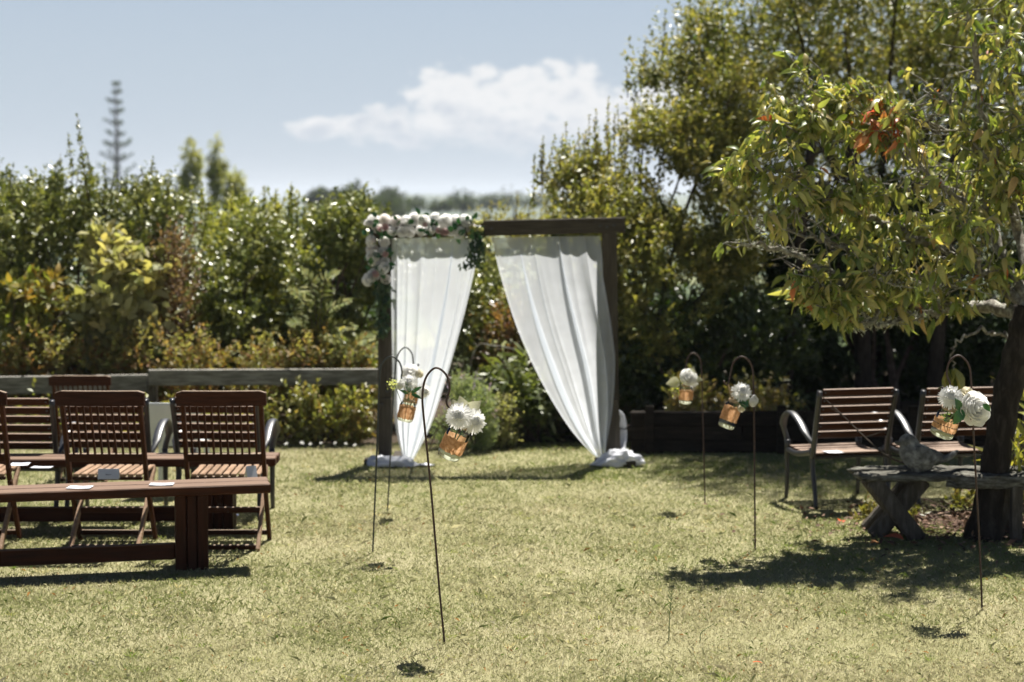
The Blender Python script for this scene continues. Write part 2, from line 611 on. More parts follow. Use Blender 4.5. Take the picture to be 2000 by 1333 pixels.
def sheer_mat(name, lo, hi):
    m, nt, N, L, out = new_mat(name)
    tr = N.new('ShaderNodeBsdfTransparent')
    tr.inputs[0].default_value = (.98, .985, 1, 1)
    d = N.new('ShaderNodeBsdfDiffuse')
    d.inputs[0].default_value = (.85, .89, .95, 1)
    t = N.new('ShaderNodeBsdfTranslucent')
    t.inputs[0].default_value = (.89, .93, .98, 1)
    a = N.new('ShaderNodeMixShader')
    a.inputs[0].default_value = .74
    L.new(d.outputs[0], a.inputs[1])
    L.new(t.outputs[0], a.inputs[2])
    # woven threads: fine density variation of the voile itself
    tc = N.new('ShaderNodeTexCoord')
    no = N.new('ShaderNodeTexNoise')
    no.inputs['Scale'].default_value = 9
    L.new(tc.outputs['Object'], no.inputs['Vector'])
    mr = N.new('ShaderNodeMapRange')
    L.new(no.outputs['Fac'], mr.inputs[0])
    mr.inputs[3].default_value = lo
    mr.inputs[4].default_value = hi
    ms = N.new('ShaderNodeMixShader')
    L.new(mr.outputs[0], ms.inputs[0])
    L.new(tr.outputs[0], ms.inputs[1])
    L.new(a.outputs[0], ms.inputs[2])
    L.new(ms.outputs[0], out.inputs[0])
    return m


def glass_mat():
    m, nt, N, L, out = new_mat('jarglass')
    tr = N.new('ShaderNodeBsdfTransparent')
    tr.inputs[0].default_value = (.96, .98, .965, 1)
    g = N.new('ShaderNodeBsdfGlossy')
    g.inputs['Roughness'].default_value = .03
    fr = N.new('ShaderNodeFresnel')
    fr.inputs[0].default_value = 1.22
    ad = N.new('ShaderNodeMath')
    ad.operation = 'MULTIPLY_ADD'
    L.new(fr.outputs[0], ad.inputs[0])
    ad.inputs[1].default_value = 1.0
    ad.inputs[2].default_value = .03
    ms = N.new('ShaderNodeMixShader')
    L.new(ad.outputs[0], ms.inputs[0])
    L.new(tr.outputs[0], ms.inputs[1])
    L.new(g.outputs[0], ms.inputs[2])
    L.new(ms.outputs[0], out.inputs[0])
    return m


def solidglass_mat():
    """thick, slightly cloudy pressed glass: scatters the sun that passes through it"""
    m, nt, N, L, out = new_mat('jarbase')
    t = N.new('ShaderNodeBsdfTranslucent')
    t.inputs[0].default_value = (.86, .88, .76, 1)
    tr = N.new('ShaderNodeBsdfTransparent')
    tr.inputs[0].default_value = (.93, .95, .9, 1)
    g = N.new('ShaderNodeBsdfGlossy')
    g.inputs['Roughness'].default_value = .1
    a = N.new('ShaderNodeMixShader')
    a.inputs[0].default_value = .5
    L.new(t.outputs[0], a.inputs[1])
    L.new(tr.outputs[0], a.inputs[2])
    b = N.new('ShaderNodeMixShader')
    b.inputs[0].default_value = .12
    L.new(a.outputs[0], b.inputs[1])
    L.new(g.outputs[0], b.inputs[2])
    L.new(b.outputs[0], out.inputs[0])
    return m


def burlap_mat():
    m, nt, N, L, out = new_mat('burlap')
    tc = N.new('ShaderNodeTexCoord')
    no = N.new('ShaderNodeTexNoise')
    no.inputs['Scale'].default_value = 70
    no.inputs['Detail'].default_value = 5
    L.new(tc.outputs['Object'], no.inputs['Vector'])
    r = ramp(N, [(.3, (.5, .25, .12)), (.5, (.66, .37, .19)), (.72, (.8, .52, .31))])
    L.new(no.outputs['Fac'], r.inputs[0])
    d = N.new('ShaderNodeBsdfDiffuse')
    t = N.new('ShaderNodeBsdfTranslucent')
    L.new(r.outputs[0], d.inputs[0])
    L.new(r.outputs[0], t.inputs[0])
    bp = N.new('ShaderNodeBump')
    bp.inputs['Strength'].default_value = .8
    bp.inputs['Distance'].default_value = .004
    n2 = N.new('ShaderNodeTexNoise')
    n2.inputs['Scale'].default_value = 260
    L.new(tc.outputs['Object'], n2.inputs['Vector'])
    L.new(n2.outputs['Fac'], bp.inputs['Height'])
    L.new(bp.outputs[0], d.inputs['Normal'])
    ms = N.new('ShaderNodeMixShader')
    ms.inputs[0].default_value = .5
    L.new(d.outputs[0], ms.inputs[1])
    L.new(t.outputs[0], ms.inputs[2])
    L.new(ms.outputs[0], out.inputs[0])
    return m


M['burlap'] = burlap_mat()
M['sheer'] = sheer_mat('sheer', .68, .82)
M['sheer_thin'] = sheer_mat('sheer_thin', .5, .68)
M['glass'] = glass_mat()
M['jarbase'] = solidglass_mat()
M['cloth'] = petal_mat('cloth', (.72, .74, .8), (.8, .82, .86), .3)


def ground_mat():
    m, nt, N, L, out = new_mat('ground')
    b = N.new('ShaderNodeBsdfPrincipled')
    b.inputs['Roughness'].default_value = .95
    b.inputs['Specular IOR Level'].default_value = .1
    tc = N.new('ShaderNodeTexCoord')
    n1 = N.new('ShaderNodeTexNoise')
    n1.inputs['Scale'].default_value = .9
    n1.inputs['Detail'].default_value = 8
    n1.inputs['Roughness'].default_value = .75
    L.new(tc.outputs['Object'], n1.inputs['Vector'])
    r1 = ramp(N, [(.3, (.21, .205, .1)), (.5, (.265, .25, .14)), (.7, (.32, .29, .18))])
    L.new(n1.outputs['Fac'], r1.inputs[0])
    # beyond the garden: paddocks and bush
    n2 = N.new('ShaderNodeTexNoise')
    n2.inputs['Scale'].default_value = .012
    n2.inputs['Detail'].default_value = 7
    L.new(tc.outputs['Object'], n2.inputs['Vector'])
    r2 = ramp(N, [(.4, (.03, .05, .02)), (.52, (.06, .085, .03)), (.6, (.16, .17, .06)), (.75, (.22, .2, .09))])
    L.new(n2.outputs['Fac'], r2.inputs[0])
    sx = N.new('ShaderNodeSeparateXYZ')
    L.new(tc.outputs['Object'], sx.inputs[0])
    mr = N.new('ShaderNodeMapRange')
    L.new(sx.outputs[1], mr.inputs[0])
    mr.inputs[1].default_value = 20
    mr.inputs[2].default_value = 40
    bed = N.new('ShaderNodeMapRange')      # dark soil of the planting bed behind the lawn edge
    L.new(sx.outputs[1], bed.inputs[0])
    bed.inputs[1].default_value = 14.75
    bed.inputs[2].default_value = 15.1
    rs = ramp(N, [(.3, (.03, .022, .015)), (.7, (.085, .065, .045))])
    L.new(n1.outputs['Fac'], rs.inputs[0])
    mbd = N.new('ShaderNodeMix')
    mbd.data_type = 'RGBA'
    L.new(bed.outputs[0], mbd.inputs[0])
    L.new(r1.outputs[0], mbd.inputs[6])
    L.new(rs.outputs[0], mbd.inputs[7])
    mx = N.new('ShaderNodeMix')
    mx.data_type = 'RGBA'
    L.new(mr.outputs[0], mx.inputs[0])
    L.new(mbd.outputs[2], mx.inputs[6])
    L.new(r2.outputs[0], mx.inputs[7])
    L.new(mx.outputs[2], b.inputs['Base Color'])
    n3 = N.new('ShaderNodeTexNoise')
    n3.inputs['Scale'].default_value = 60
    n3.inputs['Detail'].default_value = 6
    L.new(tc.outputs['Object'], n3.inputs['Vector'])
    bp = N.new('ShaderNodeBump')
    bp.inputs['Strength'].default_value = .8
    bp.inputs['Distance'].default_value = .02
    L.new(n3.outputs['Fac'], bp.inputs['Height'])
    L.new(bp.outputs[0], b.inputs['Normal'])
    L.new(b.outputs[0], out.inputs[0])
    return m


M['ground'] = ground_mat()


# ------------------------------------------------------------------ ground and hills
def ground_z(x, y):
    """height of the terrain: flat lawn, falling away behind the hedge, low hills far off"""
    f = np.clip((y - 20.0) / 60.0, 0, 1)
    z = -9.0 * f * f * (3 - 2 * f)
    g = np.clip((y - 80.0) / 700.0, 0, 1)
    z = z - 22.0 * g * g * (3 - 2 * g)
    h = np.clip((y - 1200.0) / 2600.0, 0, 1)
    h = h * h * (3 - 2 * h)
    ridge = 33.0 + 5.0 * np.sin(x / 310.0 + 1.0) + 3.5 * np.sin(x / 127.0 + y / 400.0) + 2.0 * np.sin(x / 53.0)
    return z + h * ridge


def build_ground():
    ys = np.concatenate([np.linspace(-40, 20, 13), np.geomspace(22, 5200, 70)])
    us = np.linspace(-1, 1, 61)
    V = []
    for y in ys:
        half = max(60.0, abs(y) * 0.9)
        x = us * half
        V.append(np.stack([x, np.full_like(x, y), ground_z(x, np.full_like(x, y))], 1))
    V = np.concatenate(V)
    n = len(us)
    T = []
    for i in range(len(ys) - 1):
        for j in range(n - 1):
            a = i * n + j
            T += [(a, a + 1, a + n + 1), (a, a + n + 1, a + n)]
    o = link('ground', mesh_np('ground', V, np.array(T), M['ground'], smooth=True))
    tag(o, 'dry mown lawn and the land falling away behind the garden', None, None, 'structure')


build_ground()


def noise2(x, y, seed=0):
    """cheap smooth noise in 0..1 from a few sines"""
    r = np.random.default_rng(seed)
    s = 0
    for k in range(6):
        f = 0.7 * 1.7 ** k
        a = r.uniform(0, 6.28)
        s = s + np.sin((x * np.cos(a) + y * np.sin(a)) * f * 2 + r.uniform(0, 6.28)) / 1.25 ** k
    return np.clip(.5 + s / 6.0, 0, 1)


def build_grass():
    r = RNG
    n = 760000
    # more blades per area close to the camera
    y = 7.0 + (15.3 - 7.0) * r.random(n) ** 1.25
    half = y * 0.277 + 0.75
    x = (r.random(n) * 2 - 1) * half
    clump = noise2(x * 3, y * 3, 5)
    keep = r.random(n) < (0.45 + .75 * clump)
    x, y = x[keep], y[keep]
    n = len(x)
    dry = noise2(x * .8, y * .8, 3) * .6 + noise2(x * 3.1, y * 3.1, 9) * .4
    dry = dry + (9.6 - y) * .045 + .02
    # lusher turf, its colour deepened to paint in the tree and hedge shadows
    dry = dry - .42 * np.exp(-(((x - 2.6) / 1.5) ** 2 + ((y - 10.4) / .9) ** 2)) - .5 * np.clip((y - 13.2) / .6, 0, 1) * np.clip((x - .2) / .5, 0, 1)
    tall = noise2(x * 2.1, y * 2.1, 12)
    far = np.clip((y - 8) / 6, 0, 1)
    h = (.008 + .021 * r.random(n) ** 2.0) * (.65 + .5 * tall)
    w = (.0006 + .0006 * r.random(n)) * (1 + .6 * far)
    lean = np.abs(r.normal(0, 1.0, n)) * .6 + .15
    a = r.random(n) * 2 * np.pi
    b = r.random(n) * 2 * np.pi
    d = np.stack([np.cos(a), np.sin(a)], 1)
    s = np.stack([np.cos(b), np.sin(b)], 1)
    V = np.zeros((n, 4, 3), dtype=np.float32)
    V[:, 0, 0] = x - s[:, 0] * w
    V[:, 0, 1] = y - s[:, 1] * w
    V[:, 1, 0] = x + s[:, 0] * w
    V[:, 1, 1] = y + s[:, 1] * w
    V[:, 2, 0] = x + d[:, 0] * h * lean * .35 - s[:, 0] * w * .8
    V[:, 2, 1] = y + d[:, 1] * h * lean * .35 - s[:, 1] * w * .8
    V[:, 2, 2] = h * .65
    V[:, 3, 0] = x + d[:, 0] * h * lean
    V[:, 3, 1] = y + d[:, 1] * h * lean
    V[:, 3, 2] = np.maximum(h * (1.0 - .22 * lean), .004)
    i0 = np.arange(n) * 4
    T = np.concatenate([np.stack([i0, i0 + 1, i0 + 2], 1), np.stack([i0 + 1, i0 + 3, i0 + 2], 1)])
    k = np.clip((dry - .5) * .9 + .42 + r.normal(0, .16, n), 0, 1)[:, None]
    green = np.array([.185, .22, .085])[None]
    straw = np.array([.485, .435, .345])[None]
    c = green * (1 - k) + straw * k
    deep = (r.random(n) < .025)[:, None]
    c = np.where(deep, np.array([.09, .14, .03])[None], c)
    brown = (r.random(n) < .012)[:, None]
    c = np.where(brown, np.array([.30, .15, .06])[None], c)
    pale = (r.random(n) < .03)[:, None]
    c = np.where(pale, np.array([.62, .57, .40])[None], c)
    c = c * r.uniform(.92, 1.08, (n, 1))
    # scattered coarse blades and flat weed leaves standing out of the turf
    big = (r.random(n) < .012)
    V[big, :, :2] = (V[big, :, :2] - V[big, :1, :2]) * np.array([2.6, 2.6]) + V[big, :1, :2]
    V[big, :, 2] *= 1.7
    # coarser tufts and weed rosettes
    nt_, nb_ = 420, 16
    ty = 7.3 + 7.0 * r.random(nt_) ** 1.3
    txx = (r.random(nt_) * 2 - 1) * (ty * .277 + .5)
    ta = r.uniform(0, 6.28, (nt_, nb_))
    tr_ = np.abs(r.normal(0, .018, (nt_, nb_)))
    P = np.stack([txx[:, None] + np.cos(ta) * tr_, ty[:, None] + np.sin(ta) * tr_, np.full((nt_, nb_), .002)], -1).reshape(-1, 3)
    out_ = np.stack([np.cos(ta), np.sin(ta), r.uniform(.5, 1.7, (nt_, nb_))], -1).reshape(-1, 3)
    tl = (r.uniform(.018, .045, (nt_, 1)) * r.uniform(.6, 1.2, (nt_, nb_))).ravel()
    tc_ = np.repeat(pick([(.11, .17, .035), (.2, .26, .06), (.3, .31, .11), (.5, .44, .27)], nt_, r), nb_, 0) * r.uniform(.8, 1.2, (nt_ * nb_, 1))
    V2, T2, C2 = leaf_mesh(P, out_, r.normal(0, .5, P.shape) + np.array([0, 0, 1.0]), tl, r.uniform(.0012, .0026, len(tl)), tc_)
    V = np.concatenate([V.reshape(-1, 3), V2])
    T = np.concatenate([T, T2 + n * 4])
    c = np.concatenate([np.repeat(c, 4, 0), C2])
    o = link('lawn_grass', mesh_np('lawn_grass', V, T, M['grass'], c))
    tag(o, 'short dry straw and green lawn grass', 'grass', None, 'stuff')



# ------------------------------------------------------------------ foliage tools
def unit(a):
    return a / np.maximum(np.linalg.norm(a, axis=-1, keepdims=True), 1e-9)


def leaf_mesh(P, A, Nn, Ln, Wd, C, fold=.18, shape='rhomb'):
    """flat or folded leaves: P base, A axis, Nn normal, Ln length, Wd half width"""
    A = unit(A)
    S = unit(np.cross(A, Nn))
    U = np.cross(S, A)
    Ln, Wd = Ln[:, None], Wd[:, None]
    n = len(P)
    if shape == 'rhomb':
        mid = P + A * Ln * .45
        V = np.stack([P, mid + S * Wd + U * Wd * fold, P + A * Ln - U * Ln * .08, mid - S * Wd + U * Wd * fold], 1)
        i0 = np.arange(n) * 4
        T = np.concatenate([np.stack([i0, i0 + 1, i0 + 2], 1), np.stack([i0, i0 + 2, i0 + 3], 1)])
        k = 4
    else:   # lance: rounder outline, drooping tip
        q1, q2 = P + A * Ln * .28 + U * Ln * .04, P + A * Ln * .66 - U * Ln * .02
        V = np.stack([P, q1 + S * Wd * .85 + U * Wd * fold, q2 + S * Wd * .8 + U * Wd * fold, P + A * Ln - U * Ln * .16,
                      q2 - S * Wd * .8 + U * Wd * fold, q1 - S * Wd * .85 + U * Wd * fold], 1)
        i0 = np.arange(n) * 6
        T = np.concatenate([np.stack([i0, i0 + 1, i0 + 5], 1), np.stack([i0 + 1, i0 + 2, i0 + 4], 1),
                            np.stack([i0 + 1, i0 + 4, i0 + 5], 1), np.stack([i0 + 2, i0 + 3, i0 + 4], 1)])
        k = 6
    return V.reshape(-1, 3), T, np.repeat(C, k, 0)


def pick(pal, n, r, jitter=.22):
    pal = np.array(pal)
    i = r.integers(0, len(pal), n)
    j = r.integers(0, len(pal), n)
    t = r.random((n, 1))
    c = pal[i] * t + pal[j] * (1 - t)
    return c * r.uniform(1 - jitter, 1 + jitter, (n, 1))


def spray_leaves(P0, D, length, nl, leafL, leafW, pal, r, spread=1.0, up=.35, shape='rhomb', clump_var=.3):
    """twigs starting at P0 along D, nl leaves each"""
    k = len(P0)
    D = unit(D)
    t = (np.arange(nl)[None, :] + r.random((k, nl))) / nl
    ln = (length * r.uniform(.6, 1.3, (k, 1)))
    bend = r.normal(0, .25, (k, 1, 3))
    pos = P0[:, None, :] + D[:, None, :] * (t * ln)[..., None] + bend * (t ** 2 * ln)[..., None] * .6
    rnd = unit(r.normal(0, 1, (k, nl, 3)))
    ax = unit(D[:, None, :] * .55 + rnd * spread + np.array([0, 0, up * .5])[None, None])
    nn = unit(r.normal(0, .7, (k, nl, 3)) + np.array([0, -.3, 1.0]))
    base = pick(pal, k, r, clump_var)
    c = base[:, None, :] * .6 + pick(pal, k * nl, r).reshape(k, nl, 3) * .4
    L_ = leafL * r.uniform(.6, 1.3, k * nl)
    return (pos.reshape(-1, 3), ax.reshape(-1, 3), nn.reshape(-1, 3), L_, leafW * L_ / leafL * r.uniform(.8, 1.2, k * nl), c.reshape(-1, 3))


def ell(x0, x1, yt, yb, Y, depth):
    """ellipsoid that fills the photo box x0..x1, yt..yb at distance Y"""
    a, b = W(x0, yb, Y), W(x1, yt, Y)
    return ((a + b) / 2, ((b.x - a.x) / 2, depth / 2, (b.z - a.z) / 2))


def sample_ells(ells, n, r, inner=.3, zmin=.03):
    vol = np.array([(e[1][0] * e[1][1] * e[1][2]) ** .667 for e in ells])
    idx = r.choice(len(ells), n, p=vol / vol.sum())
    c = np.array([tuple(e[0]) for e in ells])[idx]
    s = np.array([e[1] for e in ells])[idx]
    u = unit(r.normal(0, 1, (n, 3)))
    rr = 1 - np.abs(r.normal(0, inner, n))
    rr = np.clip(rr, .08, 1)
    p = c + u * s * rr[:, None]
    d = unit(u / s)
    ok = p[:, 2] > zmin
    return p[ok], d[ok]


def top_shoots(x0, x1, y0, y1, Y, n, seed, ln=(.25, .5)):
    """n upright shoots whose tips follow the outline from (x0,y0) to (x1,y1)"""
    r = np.random.default_rng(seed)
    out = []
    for k in range(n):
        t = (k + r.random()) / n
        out.append((x0 + (x1 - x0) * t, y0 + (y1 - y0) * t + r.normal(0, 14), Y + r.uniform(-.3, .3), r.uniform(*ln)))
    return out


def plant(name, label, cat, base, ells, n, nl, tlen, leafL, leafW, pal, mat='leaf', seed=1, stems=6, stem_r=.02,
          shape='rhomb', upward=.5, inner=.3, shoots=(), spread=1.0, group=None, crown_name='foliage', bark='twig', trunk=None, extra=None, gaps=None, gscale=2.6):
    """a shrub or tree: stems plus a crown of leafy twigs"""
    r = np.random.default_rng(seed)
    gaps = (n >= 700) if gaps is None else gaps
    root = empty(name, base)
    b = np.array(tuple(base))
    p, d = sample_ells(ells, int(n * (1.75 if gaps else 1)), r, inner)
    if gaps:       # leaves grow in tufts with hollows between them
        q_ = p * gscale
        nz = (np.sin(q_[:, 0] * 2.1 + seed) + np.sin(q_[:, 2] * 2.4 + q_[:, 0] * 1.1 + 2 * seed) + np.sin(q_[:, 1] * 1.9 - q_[:, 2] * 1.3 + seed)
              + .7 * np.sin(q_[:, 0] * 4.7 + q_[:, 2] * 3.9 + 3 * seed) + .7 * np.sin(q_[:, 2] * 5.3 - q_[:, 0] * 3.1))
        ok = nz > np.quantile(nz, .46) - .35 * r.random(len(nz))
        p, d = p[ok], d[ok]
    d = unit(d * .8 + np.array([0, 0, upward]) + r.normal(0, .35, d.shape))
    parts = [spray_leaves(p - d * tlen * .5, d, tlen, nl, leafL, leafW, pal, r, spread, shape=shape)]
    tw = MB()
    for (px, py, Y, ln_) in shoots:       # long upright shoots that break the outline
        top = np.array(tuple(W(px, py, Y)))
        q = top - np.array([r.normal(0, .07) * ln_, r.normal(0, .08), ln_])
        mid = (q + top) / 2 + np.array([r.normal(0, .05) * ln_, 0, 0])
        nl_ = int(ln_ * 120) + 10
        t = np.sort(r.random(nl_) ** .8)[:, None]
        pos = q * (1 - t) ** 2 + 2 * mid * t * (1 - t) + top * t ** 2
        ax = unit(r.normal(0, .8, (nl_, 3)) + np.array([0, 0, .7]))
        sz = (1.35 - .85 * t[:, 0]) * r.uniform(.7, 1.2, nl_)
        pos = pos + r.normal(0, .03, (nl_, 3)) * (1 - t)
        parts.append((pos, ax, unit(r.normal(0, .7, (nl_, 3)) + np.array([0, 0, .8])), leafL * sz, leafW * sz, pick(pal, nl_, r)))
        tw.tube([q - b, mid - b, top - b], [.005, .0035, .0015], 4)
    if extra:
        parts += extra(r)
    arr = [np.concatenate([q[i] for q in parts]) for i in range(6)]
    V, T, C = leaf_mesh(arr[0], arr[1], arr[2], arr[3], arr[4], arr[5], shape=shape)
    co = link(crown_name, mesh_np(crown_name, V - b, T, M[mat], C), root)
    if crown_name == 'foliage':
        co['kind'] = 'stuff'
    sm = MB()
    if trunk:
        for pts, rs in trunk:
            sm.tube([Vector(q) - Vector(base) for q in pts], rs, 8)
    for k in range(stems):
        e = ells[k % len(ells)]
        u = unit(r.normal(0, 1, 3))
        u[2] = abs(u[2])
        tip = np.array(tuple(e[0])) + u * np.array(e[1]) * .8
        st = b + np.array([r.normal(0, .12), r.normal(0, .08), 0])
        mid = (st + tip) / 2 + np.array([r.normal(0, .08), r.normal(0, .08), .12])
        sm.tube(curve([st - b, mid - b, tip - b], 8), list(np.linspace(stem_r, stem_r * .25, 9)), 5)
    if tw.v:
        sm.add(tw.v, tw.f)
    if sm.v:
        sm.build('trunk' if trunk else 'stems', M[bark], root, True)
    tag(root, label, cat, group)
    return root


# palettes, linear base colours
P_GLOSS = [(.08, .105, .026), (.2, .22, .06), (.44, .43, .17), (.12, .15, .036)]
P_LIGHT = [(.27, .29, .085), (.38, .37, .12), (.19, .22, .055), (.44, .41, .15)]
P_GOLD = [(.27, .275, .085), (.37, .34, .115), (.18, .205, .06), (.11, .135, .035), (.45, .37, .14)]
P_PALE = [(.34, .34, .18), (.44, .42, .26), (.24, .26, .11), (.38, .32, .15)]
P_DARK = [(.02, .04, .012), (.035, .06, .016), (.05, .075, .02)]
P_BROWN = [(.14, .085, .05), (.2, .13, .09), (.1, .06, .04), (.25, .17, .12)]
P_SILVER = [(.26, .3, .18), (.33, .36, .25), (.2, .25, .12), (.16, .22, .09)]
P_FAR = [(.03, .05, .02), (.05, .07, .03), (.07, .085, .035)]


build_grass()

# ------------------------------------------------------------------ far trees
def far_tree(label, px, ytop, ybot, half, Y0, seed, pal=P_FAR, lobes=5, name='far_tree', group='trees far off in the valley'):
    r = np.random.default_rng(seed)
    Y = Y0 * 2.0
    top, bot = W(px, ytop, Y), W(px, ybot, Y)
    gz = float(ground_z(np.array([top.x]), np.array([Y]))[0])
    s = Y / FPX
    hw = half * s * (1.3 if Y0 > 60 else 1)
    hh = (top.z - bot.z) / 2
    ells = [(Vector((top.x, Y, bot.z + hh)), (hw * .8, hw * .8, hh))]
    for k in range(lobes):
        ells.append((Vector((top.x + r.uniform(-.6, .6) * hw, Y + r.uniform(-.5, .5) * hw, bot.z + hh * r.uniform(.5, 1.4))),
                     (hw * r.uniform(.35, .55), hw * .5, hh * r.uniform(.3, .55))))
    base = Vector((top.x, Y, gz))
    tr = [([base, Vector((top.x, Y, bot.z + hh))], [hw * .12 + .05, hw * .05])]
    lf = max(.05, 3.2 * s)
    plant(name, label, 'tree', base, ells, 330, 9, hw * .5, lf * 2, lf * .6, pal, 'leaf_matt', seed, 3, hw * .03,
          inner=.35, group=group, crown_name='crown', trunk=tr, bark='darkbark')


far_tree('narrow pale green conifer, left of the twin pair behind the hedge', 372, 262, 420, 27, 42, 31, P_LIGHT, 4, 'conifer_tree', 'twin conifers behind the hedge')
far_tree('narrow pale green conifer, right of the twin pair behind the hedge', 421, 264, 420, 21, 43, 32, P_LIGHT, 4, 'conifer_tree', 'twin conifers behind the hedge')
far_tree('pale leafy tree top right of the twin conifers', 458, 330, 430, 30, 40, 33, P_LIGHT, 4, 'leafy_tree', None)
far_tree('small hazy dark tree on the skyline, leftmost of the far row', 622, 368, 412, 17, 150, 34)
far_tree('hazy slim tree beside the leftmost tree of the far row', 657, 370, 412, 9, 160, 35)
far_tree('tallest dark tree of the far row on the skyline', 692, 357, 425, 24, 120, 36)
far_tree('broad dark brown tree of the far row above the garland', 757, 381, 430, 42, 110, 37)
far_tree('hazy round tree behind the broad dark one in the far row', 766, 371, 415, 24, 190, 38)
far_tree('grey green tree in the middle of the far row', 812, 388, 432, 26, 170, 39)
far_tree('low rounded tree right of the middle of the far row', 862, 393, 432, 26, 150, 40)
far_tree('big round dark tree at the right of the far row', 903, 377, 432, 32, 160, 41)
far_tree('hazy low tree, last of the far row before the golden bushes', 950, 384, 432, 30, 220, 42)
far_tree('distant hazy tree just above the arch beam', 1005, 380, 432, 36, 260, 43)
far_tree('distant dark tree low behind the right curtain top', 1070, 383, 432, 34, 240, 44)
far_tree('far tree at the left edge of the view', 12, 378, 432, 30, 140, 45)


def norfolk_pine():
    Y = 560.0
    s = Y / FPX
    K = Y / 72.0
    top = W(226, 160, Y)
    gz = float(ground_z(np.array([top.x]), np.array([Y]))[0])
    base = Vector((top.x, Y, gz))
    root = empty('norfolk_pine', base)
    H = top.z - gz
    MB().tube([(0, 0, 0), (0, 0, H * .6), (0, 0, H)], [.17 * K, .1 * K, .012 * K], 8).build('trunk', M['darkbark'], root, True)
    r = np.random.default_rng(3)
    z = H - .12 * K
    gap = .36 * K
    while z > H - 7.0 * K:
        dep = H - z
        ln = (.10 * K + dep * .19) * r.uniform(.8, 1.15)
        mb = MB()
        P, A, Nn, L_, Wd = [], [], [], [], []
        nb = int(r.integers(4, 7))
        a0 = r.uniform(0, 6.28)
        for k in range(nb):
            a = a0 + 2 * math.pi * k / nb + r.uniform(-.15, .15)
            q = ln * r.uniform(.45, 1.2)
            pts = [Vector((math.cos(a) * t * q, math.sin(a) * t * q, z + (t * .18 + t * t * .4) * q)) for t in (0, .35, .7, 1)]
            mb.tube(pts, [.025 * K, .018 * K, .012 * K, .006 * K], 4)
            for j in range(30):
                t = .35 + .65 * j / 29
                p = pts[0].lerp(pts[3], t)
                P.append(p)
                out_ = Vector((math.cos(a), math.sin(a), .5))
                A.append(out_ + Vector(r.normal(0, .55, 3)))
                Nn.append(Vector(r.normal(0, 1, 3)))
                L_.append(.15 * K * r.uniform(.6, 1.2)); Wd.append(.035 * K)
        br = mb.build('branch_whorl', M['darkbark'], root)
        V, T, C = leaf_mesh(np.array(P), np.array(A), np.array(Nn), np.array(L_), np.array(Wd), pick([(.04, .07, .035), (.06, .09, .045)], len(P), r))
        link('needles', mesh_np('needles', V, T, M['leaf_matt'], C), br)
        z -= gap
        gap = min(gap + .022 * K, .5 * K)
    tag(root, 'slender conifer with tiered upswept branches against the sky', 'tree')


norfolk_pine()

# ------------------------------------------------------------------ hedge, left side (behind the fence)
HEDGE = 'shrubs of the hedge behind the fence'
plant('glossy_shrub', 'tall dark glossy shrub with upright shoots at the left edge', 'shrub', Vector((-4.2, 17.0, 0)),
      [ell(-90, 190, 350, 640, 17.0, 1.5), ell(40, 250, 345, 560, 17.2, 1.3), ell(-120, 60, 330, 700, 17.3, 1.4)],
      1500, 15, .26, .055, .0145, P_GLOSS + [(.14, .17, .045)], 'leaf_gloss', 51, 8, .025,
      shoots=[(150, 222, 16.8, .75), (132, 262, 16.9, .6), (165, 285, 16.8, .5), (22, 330, 16.8, .4), (118, 300, 17, .5), (85, 345, 17, .4), (175, 320, 17, .4)] + top_shoots(-20, 200, 355, 340, 17.0, 12, 1), group=HEDGE)
plant('glossy_shrub', 'dark glossy shrub with spiky tips right of the tallest hedge shoot', 'shrub', Vector((-3.4, 17.2, 0)),
      [ell(190, 400, 365, 680, 17.0, 1.4), ell(240, 370, 350, 520, 17.3, 1.2)],
      1100, 15, .26, .055, .0145, P_GLOSS + [(.16, .18, .05)], 'leaf_gloss', 52, 7, .025,
      shoots=[(205, 320, 17, .5), (225, 335, 16.9, .4), (300, 308, 16.9, .55), (306, 330, 17, .5), (275, 325, 17, .45), (335, 345, 17, .35), (250, 345, 17, .3)] + top_shoots(200, 400, 360, 365, 17.0, 11, 2), group=HEDGE)
plant('pale_shrub', 'light yellow green leafy shrub in the middle of the left hedge', 'shrub', Vector((-2.8, 18.4, 0)),
      [ell(350, 560, 375, 720, 18.4, 1.6), ell(470, 640, 392, 720, 18.6, 1.4)],
      1100, 14, .28, .06, .016, P_LIGHT + [(.12, .15, .04)], 'leaf', 53, 6, .022,
      shoots=[(515, 365, 18.4, .4), (540, 372, 18.5, .35), (450, 362, 18.3, .35), (480, 372, 18.3, .35), (585, 378, 18.2, .3)] + top_shoots(390, 640, 385, 400, 18.3, 13, 3), group=HEDGE)
plant('glossy_shrub', 'rounded glossy shrub sparkling beside the garland end of the arch', 'shrub', Vector((-1.7, 17.0, 0)),
      [ell(545, 790, 400, 690, 17.0, 1.4), ell(620, 760, 388, 520, 16.9, 1.1)],
      1250, 15, .24, .052, .015, P_GLOSS + [(.17, .2, .05), (.12, .16, .035)], 'leaf_gloss', 54, 7, .022,
      shoots=[(572, 372, 17, .35), (690, 378, 16.9, .3), (640, 392, 16.8, .25)] + top_shoots(550, 770, 405, 410, 16.9, 12, 4), group=HEDGE)
plant('glossy_shrub', 'glossy mid green shrub low in the centre of the left hedge', 'shrub', Vector((-2.75, 16.8, 0)),
      [ell(385, 520, 470, 760, 16.8, 1.0), ell(430, 580, 420, 600, 17.3, 1.0)],
      800, 15, .22, .05, .014, P_GLOSS + [(.15, .19, .05)], 'leaf_gloss', 55, 5, .02, group=HEDGE)
